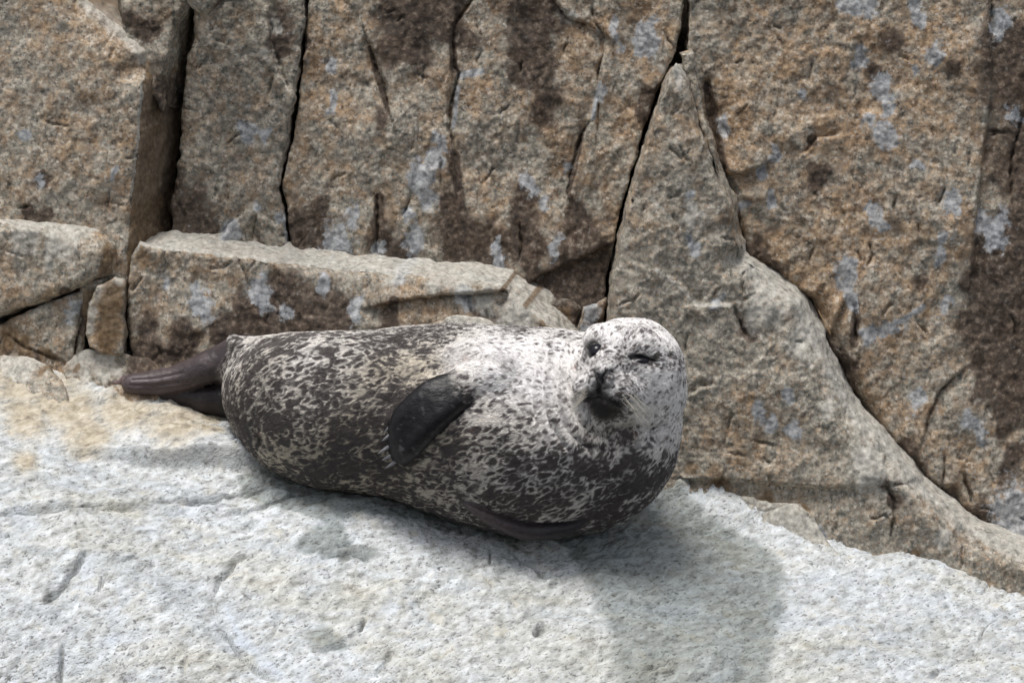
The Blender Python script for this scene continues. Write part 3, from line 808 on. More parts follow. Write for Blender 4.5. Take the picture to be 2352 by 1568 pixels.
    me = mesh_np('rock_ledge', np.c_[X.ravel(), Y.ravel(), Z.ravel()], Fq)

    def soft(polys, feather):
        a = np.zeros(X.shape)
        for p in polys:
            q = densify(on_ledge(p), 0.015)
            q = q + 0.012 * np.stack([fbm(np.c_[q, 0 * q[:, 0]] * 9, 3), fbm(np.c_[q, 0 * q[:, 0]] * 9 + 6, 3)], 1)
            dd, _, _ = line_dist(xs, ys, q, feather, True)
            sd = np.where(inside(xs, ys, q), dd, -dd)
            a = np.maximum(a, smooth(-feather, feather, sd))
        return a
    def spots(items):
        a = np.zeros(X.shape)
        for (u, v, r) in items:
            p = on_ledge([(u, v)])[0]
            a = np.maximum(a, np.exp(-0.69 * ((X - p[0]) ** 2 + ((Y - p[1]) / 1.7) ** 2) / (r * PX) ** 2))
        return a
    def lines(items):
        a = np.zeros(X.shape)
        for (l, w) in items:
            dd, _, _ = line_dist(xs, ys, on_ledge(l), w * PX * 2.6)
            a = np.maximum(a, np.exp(-0.69 * (dd / (w * PX)) ** 2) * (dd < w * PX * 2.5))
        return a
    wet_shade = soft([[(540, 1096), (700, 1090), (1000, 1140), (1300, 1160), (1420, 1200), (1440, 1260), (1400, 1300), (1330, 1300), (1290, 1256), (1240, 1246), (1190, 1262), (1150, 1250), (1060, 1226), (960, 1204),
                 (890, 1196), (830, 1206), (770, 1218), (720, 1205), (640, 1158), (560, 1132)],
                [(720, 1232), (765, 1214), (800, 1226), (800, 1250), (870, 1266), (860, 1288), (790, 1292), (700, 1276), (676, 1258)],
                [(700, 1440), (740, 1420), (770, 1450), (830, 1478), (780, 1486), (700, 1490), (684, 1465)]], 0.018)
    wet_shade = np.maximum(wet_shade, soft([[(1300, 1180), (1500, 1130), (1540, 1150), (1620, 1205), (1740, 1250), (1785, 1290), (1805, 1340), (1790, 1440), (1775, 1540), (1760, 1640), (1440, 1640),  # soft patch beside the chest: damp and shade put into one colour mask
                                 (1400, 1520), (1385, 1430), (1350, 1350), (1325, 1290)]], 0.045))
    wet_shade = np.maximum(wet_shade, 0.46 * lines([([(1090, 1260), (1080, 1310), (1040, 1370), (985, 1440)], 13), ([(1150, 1290), (1140, 1360), (1152, 1440), (1150, 1520)], 10),
                                        ([(1200, 1260), (1240, 1310), (1280, 1330), (1255, 1370), (1215, 1430)], 9), ([(790, 1290), (770, 1350), (730, 1400)], 9), ([(960, 1420), (970, 1500), (940, 1580)], 24)]))
    wet_shade = wet_shade * np.interp(Y, [-1.3, -0.85, -0.5], [0.62, 0.80, 1.0])
    set_attr(me, 'wet_shade', wet_shade.ravel())
    set_attr(me, 'warm', np.maximum(spots([(400, 985, 80), (300, 950, 80), (150, 930, 80), (40, 860, 80), (60, 1060, 34), (480, 955, 30), (200, 1000, 60), (340, 890, 40), (60, 960, 60), (480, 1010, 40)]) * 1.0,
                                    0.3 * soft([[(-300, 800), (520, 900), (600, 1010), (500, 1050), (-300, 1040)]], 0.05)).ravel())
    set_attr(me, 'blue', (0.75 * np.maximum(spots([(260, 1430, 26), (280, 1410, 24), (200, 1310, 24), (900, 1400, 26), (60, 1210, 40), (350, 1200, 60)]), lines([([(520, 1400), (560, 1480), (640, 1560)], 14)]))).ravel())
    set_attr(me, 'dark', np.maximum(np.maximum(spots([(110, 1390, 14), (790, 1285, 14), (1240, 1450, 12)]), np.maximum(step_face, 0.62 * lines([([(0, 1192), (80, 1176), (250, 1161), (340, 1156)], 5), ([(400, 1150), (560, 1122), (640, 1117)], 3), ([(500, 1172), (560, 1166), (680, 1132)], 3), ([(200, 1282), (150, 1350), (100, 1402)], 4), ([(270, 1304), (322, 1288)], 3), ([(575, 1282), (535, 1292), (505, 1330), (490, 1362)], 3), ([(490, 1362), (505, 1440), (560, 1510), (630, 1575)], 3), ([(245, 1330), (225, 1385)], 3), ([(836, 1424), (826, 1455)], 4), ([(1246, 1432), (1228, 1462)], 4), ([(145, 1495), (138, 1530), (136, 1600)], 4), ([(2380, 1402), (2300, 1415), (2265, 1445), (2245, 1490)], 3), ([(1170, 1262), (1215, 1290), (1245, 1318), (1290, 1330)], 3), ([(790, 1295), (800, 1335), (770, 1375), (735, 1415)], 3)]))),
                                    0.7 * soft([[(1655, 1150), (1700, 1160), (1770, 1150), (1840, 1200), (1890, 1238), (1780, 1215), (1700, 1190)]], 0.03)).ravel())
    coarse = smooth(-0.85, -1.45, Y) * (0.6 + 0.8 * fbm(P * 2.5 + 8, 3).reshape(X.shape))
    set_attr(me, 'coarse', np.clip(coarse, 0, 1).ravel())
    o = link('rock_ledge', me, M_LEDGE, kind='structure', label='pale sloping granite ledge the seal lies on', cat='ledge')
    return xs, ys, Z
LX, LY, LZG = build_ledge()

def ledge_z(x, y):
    i = np.clip(np.searchsorted(LX, x), 1, len(LX) - 1)
    j = np.clip(np.searchsorted(LY, y), 1, len(LY) - 1)
    return LZG[j, i]

# pink grey flake at the wedge foot, stones at the left wall foot
block('rock_flake', 'pinkish grey flake of rock along the foot of the wedge', [(1600, 1140), (1652, 1130), (1770, 1148), (1838, 1156), (1870, 1190), (1905, 1245), (1960, 1400), (1600, 1330)],
      0.05, M_WEDGE, lean=0.5, thick=0.08, edge=0.012, seed=17.0, cell=0.0045, stains={'pale': [(1700, 1170, 60), (1800, 1180, 60), (1860, 1215, 40)], 'rust': [(1690, 1165, 8)]})
block('foot_rock', 'pale blotched rock under the tips of the seal\'s hind flippers', [(158, 812), (200, 800), (255, 798), (300, 815), (345, 822), (368, 846), (385, 1000), (300, 1010), (200, 980), (150, 940), (140, 850)],
      -0.125, M_LOW, lean=0.45, thick=0.12, edge=0.016, seed=18.0, cell=0.0042, stains={'pale': [(205, 830, 44), (230, 850, 34), (190, 860, 30)], 'dark': [(320, 845, 26), (345, 880, 24)], 'rust': [(175, 850, 10)]})
block('foot_rock', 'tan rock hump against the wall foot left of the blotched rock', [(-260, 815), (0, 812), (70, 820), (120, 842), (150, 875), (170, 1000), (-260, 1000)],
      -0.14, M_LEFT, lean=1.3, thick=0.12, edge=0.02, seed=19.0, cell=0.005, stains={'pale': [(40, 850, 50)], 'rust': [(120, 860, 16), (100, 870, 10)]})
# ------------------------------------------------------------------ the seal: one continuous body from a distance field
LN = np.array([-LA, -LB, 1.0]); LNORM = np.linalg.norm(LN)

def rest(u, v, r, ymin=-0.95, ymax=0.0):
    """depth at which a ball seen at (u, v) with radius r lies on the ledge"""
    lo, hi = ymin, ymax
    for _ in range(30):
        y = 0.5 * (lo + hi)
        p = at([(u, v)], y)[0]
        if (p[2] - ledge_base(p[0], p[1])) / LNORM > r:
            lo = y
        else:
            hi = y
    return 0.5 * (lo + hi)

def catmull(K, n):
    K = np.asarray(K, float)
    K = np.vstack([2 * K[0] - K[1], K, 2 * K[-1] - K[-2]])
    out = []
    for i in range(1, len(K) - 2):
        for t in np.linspace(0, 1, n, endpoint=False):
            a, b, c, d = K[i - 1], K[i], K[i + 1], K[i + 2]
            out.append(0.5 * (2 * b + (c - a) * t + (2 * a - 5 * b + 4 * c - d) * t * t + (3 * b - a - 3 * c + d) * t ** 3))
    out.append(K[-2])
    return np.array(out)

PRIMS = []       # (kind, a, b, ra, rb, k, group)
def ball(p, r, k, grp, q=None, r2=None, sub=False):
    p = np.asarray(p, float)
    PRIMS.append((sub, p, p if q is None else np.asarray(q, float), r, r if r2 is None else r2, k, grp))

def prim_d(P, a, b, ra, rb):
    e = b - a
    L = e @ e
    if L < 1e-12:
        return np.linalg.norm(P - a, axis=-1) - ra
    t = np.clip(((P - a) @ e) / L, 0, 1)
    return np.linalg.norm(P - a - t[..., None] * e, axis=-1) - (ra + (rb - ra) * t)

def blend(d, c, k, sub):
    if sub:
        h = np.clip(0.5 - 0.5 * (d + c) / k, 0, 1)
        return d + (-c - d) * h + k * h * (1 - h)
    h = np.clip(0.5 + 0.5 * (d - c) / k, 0, 1)
    return d + (c - d) * h - k * h * (1 - h)

def sdf(P, groups=None):
    d = np.full(P.shape[:-1], 1.0)
    for (sub, a, b, ra, rb, k, g) in PRIMS:
        if groups is None or g in groups:
            d = blend(d, prim_d(P, a, b, ra, rb), k, sub)
    return d

def sdf_near(P, groups):
    """the same field, worked out only close to the named pieces"""
    lo = np.min([np.minimum(p[1] - p[3], p[2] - p[4]) for p in PRIMS if p[6] in groups], 0) - 0.04
    hi = np.max([np.maximum(p[1] + p[3], p[2] + p[4]) for p in PRIMS if p[6] in groups], 0) + 0.04
    m = ((P > lo) & (P < hi)).all(1)
    d = np.full(len(P), 1.0)
    if m.any():
        d[m] = sdf(P[m], groups)
    return d

def surf(uv, groups=None):
    """points of the animal seen at picture places, and normals there"""
    d = rays(uv)
    ln = np.linalg.norm(d, axis=1)
    dn = d / ln[:, None]
    t = np.full(len(d), 12.9)
    for _ in range(46):
        t = np.minimum(t + 0.92 * sdf(CAM + dn * t[:, None], groups), 14.2)
    p = CAM + dn * t[:, None]
    return p, grad(p, groups)

def grad(p, groups=None, e=0.004):
    g = np.stack([sdf(p + e * v, groups) - sdf(p - e * v, groups) for v in np.eye(3)], -1)
    return g / np.maximum(np.linalg.norm(g, axis=-1)[..., None], 1e-9)

# trunk: picture place and radius of each station, resting on the ledge
ST = [(592, 848, 62), (612, 874, 96), (648, 904, 133), (696, 926, 160), (765, 940, 176), (850, 947, 184), (950, 953, 195), (1050, 966, 213), (1150, 983, 228), (1240, 993, 232), (1322, 996, 224)]
K = []
for (u, v, r) in ST:
    y = rest(u, v, r * PX * 0.97)
    K.append((u, v, r, y))
K = np.array(K)
K[:, 3] = np.convolve(np.pad(K[:, 3], 1, mode='edge'), [0.25, 0.5, 0.25], 'valid')
K[0, 3] = K[2, 3] + 0.06
K[1, 3] = K[2, 3] + 0.03
TR = catmull(K, 4)
for a, b in zip(TR[:-1], TR[1:]):
    ball(at([a[:2]], a[3])[0], a[2] * PX, 0.003, 'trunk', at([b[:2]], b[3])[0], b[2] * PX)
CY = K[-1, 3]
HY = CY - 0.10
def hb(u, v, dy, r, k, u2=None, v2=None, dy2=None, r2=None, grp='head', sub=False):
    ball(at([(u, v)], HY + dy)[0], r * PX, k, grp, None if u2 is None else at([(u2, v2)], HY + dy2)[0], None if r2 is None else r2 * PX, sub)
# shoulders, thick retracted neck, throat
hb(1345, 950, 0.08, 150, 0.05, 1420, 925, 0.03, 125, 'trunk')
hb(1390, 985, 0.05, 160, 0.05, grp='trunk')
# skull and cheeks
hb(1444, 858, -0.02, 122, 0.025)
hb(1475, 905, -0.02, 92, 0.03)
hb(1405, 875, -0.04, 84, 0.04)
# bridge and muzzle
hb(1412, 815, -0.085, 52, 0.05, 1384, 862, -0.190, 26)
hb(1356, 888, -0.160, 33, 0.02)
hb(1418, 897, -0.166, 41, 0.02)
hb(1442, 906, -0.125, 42, 0.03)
hb(1383, 868, -0.188, 19, 0.015)
hb(1386, 928, -0.140, 30, 0.015)
hb(1400, 940, -0.095, 45, 0.03)
# brows
hb(1374, 776, -0.075, 20, 0.03)
hb(1380, 812, -0.082, 42, 0.03)
hb(1478, 800, -0.095, 28, 0.03)

# tail
ty = K[2, 3]
ball(at([(585, 812)], ty)[0], 30 * PX, 0.03, 'tail', at([(538, 784)], ty + 0.02)[0], 13 * PX)
# hind flippers, soles together
def chain(pts, k, grp):
    for a, b in zip(pts[:-1], pts[1:]):
        ball(a[0], a[1], k, grp, b[0], b[1])
low = []
for (u, v, r) in [(560, 905, 52), (515, 915, 42), (470, 916, 33), (420, 908, 26), (370, 901, 20), (325, 897, 14), (290, 895, 9)]:
    y = min(rest(u, v, r * PX * 0.95), -0.17) + 0.012 * (u < 550)
    low.append((at([(u, v)], y)[0], r * PX, y, u))
low_y = lambda u: float(np.interp(u, [q[3] for q in low][::-1], [q[2] for q in low][::-1]))
chain([(q[0], q[1]) for q in low], 0.008, 'hind2')
up = [(at([(u, v)], low_y(u) - 0.022)[0], r * PX) for (u, v, r) in catmull([(590, 836, 60), (535, 829, 46), (480, 843, 37), (425, 864, 31), (375, 876, 28), (330, 881, 25), (300, 881, 21)], 3)]
chain(up[:4], 0.03, 'hind')
chain(up[3:], 0.006, 'hind')
chain([(at([(340, 872)], low_y(340) + 0.01)[0], 15 * PX), (at([(290, 874)], low_y(290) + 0.012)[0], 12 * PX), (at([(264, 880)], low_y(265) + 0.01)[0], 9 * PX)], 0.01, 'hind')

# front flipper lying on the flank: five digits joined by skin
wr, wn = surf([(1140, 845), (1075, 878)], ('trunk', 'head'))
chain([(wr[0] - wn[0] * 0.022, 44 * PX), (wr[1] + wn[1] * 0.0, 34 * PX)], 0.035, 'arm')
DIG = [[(1064, 868), (996, 898), (938, 944), (915, 968)], [(1070, 874), (1000, 914), (934, 968), (907, 990)], [(1076, 880), (1005, 930), (938, 994), (905, 1014)],
       [(1082, 885), (1010, 946), (945, 1014), (909, 1033)], [(1090, 888), (1016, 960), (954, 1024), (922, 1046)]]
TIPS = []
for i, d in enumerate(DIG):
    p, n = surf(d, ('trunk', 'head'))
    lift = [-0.010, 0.021, 0.024, 0.017]
    rr = [17, 16, 14, 8] if i < 4 else [14, 16, 15, 9]
    cc_ = catmull([np.r_[p[j] + n[j] * lift[j], rr[j] * PX] for j in range(4)], 4)
    chain([(w[:3], w[3]) for w in cc_], 0.020, 'front')
    TIPS.append((p[3] + n[3] * lift[3], p[3] - p[2] + (n[3] * lift[3] - n[2] * lift[2]), n[3]))
# other front flipper pinned under the chest
uf = []
UF = catmull([(1345, 1194, 3), (1312, 1204, 11), (1275, 1208, 15), (1215, 1210, 18), (1160, 1196, 15), (1112, 1176, 11), (1068, 1156, 5)], 3)
p, n = surf(UF[:, :2], ('trunk', 'head'))
uf = [(p[j] + (n[j] * 0.55 + np.array([0, -0.6, 0.0])) * UF[j, 2] * PX, UF[j, 2] * PX) for j in range(len(UF))]
chain(uf, 0.008, 'under')
PRE = list(PRIMS)
# eye sockets, the open left one round, the winking right one a slit
EYE, EN = surf([(1365, 805), (1473, 826)])
ball(EYE[0] + EN[0] * 0.006, 17 * PX, 0.006, 'carve', sub=True)
sl, sn = surf([(1450, 824), (1474, 822), (1497, 829)])
ball(sl[0], 4.5 * PX, 0.006, 'carve', sl[1] + sn[1] * 0.001, 7 * PX, True)
ball(sl[1] + sn[1] * 0.001, 8 * PX, 0.006, 'carve', sl[2], 4.5 * PX, True)
ear, earn = surf([(1532, 818)])
ball(ear[0] + earn[0] * 0.001, 6 * PX, 0.006, 'carve', sub=True)
nav, navn = surf([(596, 1012)])
ball(nav[0] + navn[0] * 0.002, 8 * PX, 0.012, 'carve', sub=True)

# ---- sample the field and skin it (surface nets)
def skin_field():
    h = 0.0037
    lo = np.array([9.0] * 3); hi = -lo
    for (sub, a, b, ra, rb, k, g) in PRIMS:
        if not sub:
            for p, r in ((a, ra), (b, rb)):
                lo = np.minimum(lo, p - r - 0.03); hi = np.maximum(hi, p + r + 0.03)
    n = np.ceil((hi - lo) / h).astype(int) + 1
    ax = [(lo[i] + h * np.arange(n[i])).astype(np.float32) for i in range(3)]
    Fd = np.full(n, 1.0, np.float32)
    for (sub, a, b, ra, rb, k, g) in PRIMS:
        m = max(ra, rb) + k + 3 * h
        s = []
        for i in range(3):
            i0 = max(0, int((min(a[i], b[i]) - m - lo[i]) / h)); i1 = min(n[i], int((max(a[i], b[i]) + m - lo[i]) / h) + 2)
            s.append(slice(i0, i1))
        X = ax[0][s[0]][:, None, None]; Y = ax[1][s[1]][None, :, None]; Z = ax[2][s[2]][None, None, :]
        e = (b - a).astype(np.float32)
        L = float(e @ e)
        if L < 1e-12:
            c = np.sqrt((X - a[0]) ** 2 + (Y - a[1]) ** 2 + (Z - a[2]) ** 2) - ra
        else:
            t = np.clip(((X - a[0]) * e[0] + (Y - a[1]) * e[1] + (Z - a[2]) * e[2]) / L, 0, 1)
            c = np.sqrt((X - a[0] - t * e[0]) ** 2 + (Y - a[1] - t * e[1]) ** 2 + (Z - a[2] - t * e[2]) ** 2) - (ra + (rb - ra) * t)
        w = Fd[s[0], s[1], s[2]]
        Fd[s[0], s[1], s[2]] = blend(w, c.astype(np.float32), k, sub)
    neg = Fd < 0
    cnt = np.zeros(tuple(n - 1), np.int8)
    for dx in (0, 1):
        for dy in (0, 1):
            for dz in (0, 1):
                cnt += neg[dx:n[0] - 1 + dx, dy:n[1] - 1 + dy, dz:n[2] - 1 + dz]
    act = (cnt > 0) & (cnt < 8)
    cells = np.argwhere(act)
    vid = np.full(tuple(n - 1), -1, np.int32)
    vid[act] = np.arange(len(cells))
    pos = np.zeros((len(cells), 3)); num = np.zeros(len(cells))
    corners = [(x, y, z) for x in (0, 1) for y in (0, 1) for z in (0, 1)]
    val = {c: Fd[cells[:, 0] + c[0], cells[:, 1] + c[1], cells[:, 2] + c[2]].astype(float) for c in corners}
    for c in corners:
        for i in range(3):
            if c[i] == 0:
                q = list(c); q[i] = 1; q = tuple(q)
                A, B = val[c], val[q]
                m = (A < 0) != (B < 0)
                t = np.where(m, A / np.where(m, A - B, 1), 0)
                p = np.tile(np.array(c, float), (len(cells), 1)); p[:, i] += t
                pos[m] += p[m]; num[m] += 1
    V = lo + h * (cells + pos / num[:, None])
    quads = []
    for i in range(3):
        j, k = (i + 1) % 3, (i + 2) % 3
        sA = [slice(1, -1)] * 3; sB = [slice(1, -1)] * 3
        sA[i] = slice(0, -1); sB[i] = slice(1, None)
        A, B = neg[tuple(sA)], neg[tuple(sB)]
        e = np.argwhere(A != B)
        off = np.array([1, 1, 1]); off[i] = 0
        g = e + off
        flip = A[tuple(e.T)]
        def cid(dj, dk):
            q = g.copy(); q[:, j] -= dj; q[:, k] -= dk
            return vid[q[:, 0], q[:, 1], q[:, 2]]
        Q = np.stack([cid(1, 1), cid(0, 1), cid(0, 0), cid(1, 0)], 1)
        Q[~flip] = Q[~flip][:, ::-1]
        quads.append(Q)
    return V, np.vstack(quads)
SV, SF = skin_field()
FN = np.cross(SV[SF[:, 2]] - SV[SF[:, 0]], SV[SF[:, 3]] - SV[SF[:, 1]])
SN = np.stack([np.bincount(SF.ravel(), np.repeat(FN[:, i], 4), len(SV)) for i in range(3)], 1)
SN /= np.maximum(np.linalg.norm(SN, axis=1), 1e-12)[:, None]

# ---- folds, mouth, nostrils
GROOVE = [([(1338, 903), (1358, 913), (1377, 911), (1398, 917), (1422, 928), (1446, 936)], 0.0065, 0.0075),
          ([(1377, 880), (1377, 911)], 0.005, 0.006),
          ([(1366, 851), (1370, 864), (1376, 880)], 0.0055, 0.009), ([(1407, 853), (1392, 859), (1384, 878)], 0.0055, 0.009),
          ([(1335, 800), (1312, 776), (1285, 762)], 0.022, 0.016), ([(1240, 830), (1228, 900), (1235, 960)], 0.010, 0.005), ([(1352, 800), (1364, 786), (1380, 790), (1388, 806)], 0.004, 0.003), ([(1440, 822), (1462, 808), (1485, 812), (1506, 832)], 0.0045, 0.005), ([(1452, 834), (1476, 840), (1500, 838)], 0.004, 0.003),
          ([(1322, 800), (1312, 850), (1312, 900), (1326, 950), (1358, 985), (1400, 1000)], 0.013, 0.010),
          ([(1300, 820), (1288, 880), (1290, 940), (1310, 985), (1350, 1018), (1410, 1030)], 0.012, 0.007),
          ([(1268, 800), (1255, 870), (1262, 950), (1300, 1020)], 0.012, 0.008),
          ([(1410, 985), (1450, 975), (1490, 985), (1530, 975)], 0.013, 0.010), ([(1400, 1010), (1460, 1012), (1510, 1005)], 0.014, 0.004),
          ([(1000, 850), (1050, 828), (1110, 822), (1150, 830)], 0.02, 0.012), ([(905, 930), (940, 880), (1000, 840)], 0.025, 0.010),
          ([(300, 884), (350, 886), (410, 878)], 0.004, 0.004), ([(305, 872), (360, 868), (420, 856)], 0.004, 0.0035), ([(330, 894), (390, 893), (440, 884)], 0.004, 0.003), ([(590, 995), (602, 1030)], 0.007, 0.006)]
disp = np.zeros(len(SV))
GL = [catmull(np.array(line, float), 8) for (line, w, dep) in GROOVE]
GP = np.split(surf(np.vstack(GL))[0], np.cumsum([len(g) for g in GL])[:-1])
for (line, w, dep), gp in zip(GROOVE, GP):
    m = np.where(((SV > gp.min(0) - 3 * w) & (SV < gp.max(0) + 3 * w)).all(1))[0]
    best = np.full(len(m), 9.0)
    for a, b in zip(gp[:-1], gp[1:]):
        best = np.minimum(best, prim_d(SV[m], a, b, 0.0, 0.0))
    disp[m] -= dep * np.exp(-(best / w) ** 2) * np.where(SN[m, 1] < 0.4, 1, 0)
# soft muscle and blubber unevenness, fine skin folds on flippers
dh = np.minimum(sdf_near(SV, ('hind',)), sdf_near(SV, ('hind2',))); df = sdf_near(SV, ('front',)); du = sdf_near(SV, ('under',)); db = sdf(SV, ('trunk', 'head', 'tail', 'arm'))
FL = smooth(0.012, -0.006, np.minimum(np.minimum(dh, df), du) - np.clip(db, -0.02, 1) * 0.5)
wfade = smooth(0.030, 0.085, np.linalg.norm(SV - wr[1] - np.array([0.022, 0, 0.026]), axis=1) + 0.022 * fbm(SV * 55, 3))
FL = np.maximum(np.maximum(smooth(0.012, 0.004, dh), smooth(0.012, 0.004, df) * wfade), smooth(0.012, 0.004, du)) * np.where(dh < 0.05, smooth(-0.012, 0.028, db + 0.008 * fbm(SV * 60, 2)), smooth(-0.016, 0.0, db))
disp += 0.006 * fbm(SV * 5, 3) * (1 - FL) + 0.0018 * fbm(SV * np.array([16, 26, 26]), 3) * (1 - FL) + 0.0008 * fbm(SV * np.array([40, 22, 60]), 3) * FL
SV2 = SV + SN * disp[:, None]

# ---- coat
def uvpts(rows):
    rows = np.array(rows, float)
    p, _ = surf(rows[:, :2])
    return p, rows[:, 2:]
# place, lightness of the coat with belly shade painted in, size of the marks, yellowness
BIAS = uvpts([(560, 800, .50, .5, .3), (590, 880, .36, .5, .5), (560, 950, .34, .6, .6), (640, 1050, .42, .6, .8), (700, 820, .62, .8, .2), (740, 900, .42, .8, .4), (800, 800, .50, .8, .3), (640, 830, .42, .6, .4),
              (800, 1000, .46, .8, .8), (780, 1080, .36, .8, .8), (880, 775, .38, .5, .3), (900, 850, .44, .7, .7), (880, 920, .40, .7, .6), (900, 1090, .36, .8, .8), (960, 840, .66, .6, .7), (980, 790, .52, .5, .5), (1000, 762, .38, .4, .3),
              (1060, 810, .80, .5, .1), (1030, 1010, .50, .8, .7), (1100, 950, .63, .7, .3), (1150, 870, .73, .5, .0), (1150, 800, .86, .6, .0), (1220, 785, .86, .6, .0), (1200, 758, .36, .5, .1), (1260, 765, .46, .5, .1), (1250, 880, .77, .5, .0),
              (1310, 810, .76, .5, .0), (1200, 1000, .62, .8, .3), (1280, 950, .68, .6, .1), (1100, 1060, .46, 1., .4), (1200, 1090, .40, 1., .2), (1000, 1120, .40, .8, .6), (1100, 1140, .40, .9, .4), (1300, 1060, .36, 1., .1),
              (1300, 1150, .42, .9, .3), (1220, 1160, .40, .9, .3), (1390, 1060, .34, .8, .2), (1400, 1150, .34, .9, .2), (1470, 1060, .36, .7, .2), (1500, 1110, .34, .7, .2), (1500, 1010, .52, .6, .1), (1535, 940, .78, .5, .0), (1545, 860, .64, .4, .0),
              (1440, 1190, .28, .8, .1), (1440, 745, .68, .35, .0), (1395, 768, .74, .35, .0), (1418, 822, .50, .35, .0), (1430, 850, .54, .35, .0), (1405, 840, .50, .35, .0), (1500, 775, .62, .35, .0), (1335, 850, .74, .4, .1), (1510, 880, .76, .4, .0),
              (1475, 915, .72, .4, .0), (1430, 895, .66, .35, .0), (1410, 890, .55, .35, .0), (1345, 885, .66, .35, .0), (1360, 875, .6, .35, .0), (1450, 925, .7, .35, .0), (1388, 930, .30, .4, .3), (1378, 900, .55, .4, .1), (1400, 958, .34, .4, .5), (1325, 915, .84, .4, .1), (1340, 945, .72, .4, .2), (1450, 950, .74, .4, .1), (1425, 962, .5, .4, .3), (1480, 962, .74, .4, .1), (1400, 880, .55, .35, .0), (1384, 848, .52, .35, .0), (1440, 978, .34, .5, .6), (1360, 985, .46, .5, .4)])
DARK = uvpts([(1366, 805, 20), (1476, 824, 10), (1456, 823, 7), (1497, 829, 8), (1532, 818, 7), (1378, 872, 7), (1372, 862, 6), (1390, 862, 6), (1402, 856, 5), (1378, 882, 5), (1377, 893, 6), (1376, 894, 12), (1360, 903, 13), (1350, 915, 11), (1392, 906, 12), (1408, 922, 13), (1368, 922, 20), (1390, 930, 24), (1412, 938, 19), (1386, 944, 18), (596, 1010, 11)])
RUST = uvpts([(1326, 847, 6), (1247, 929, 6), (1250, 922, 4), (1325, 800, 6), (1530, 1000, 5), (1455, 985, 12), (596, 1000, 9), (1290, 1000, 7), (1095, 990, 7), (1010, 875, 8), (1070, 822, 10)])

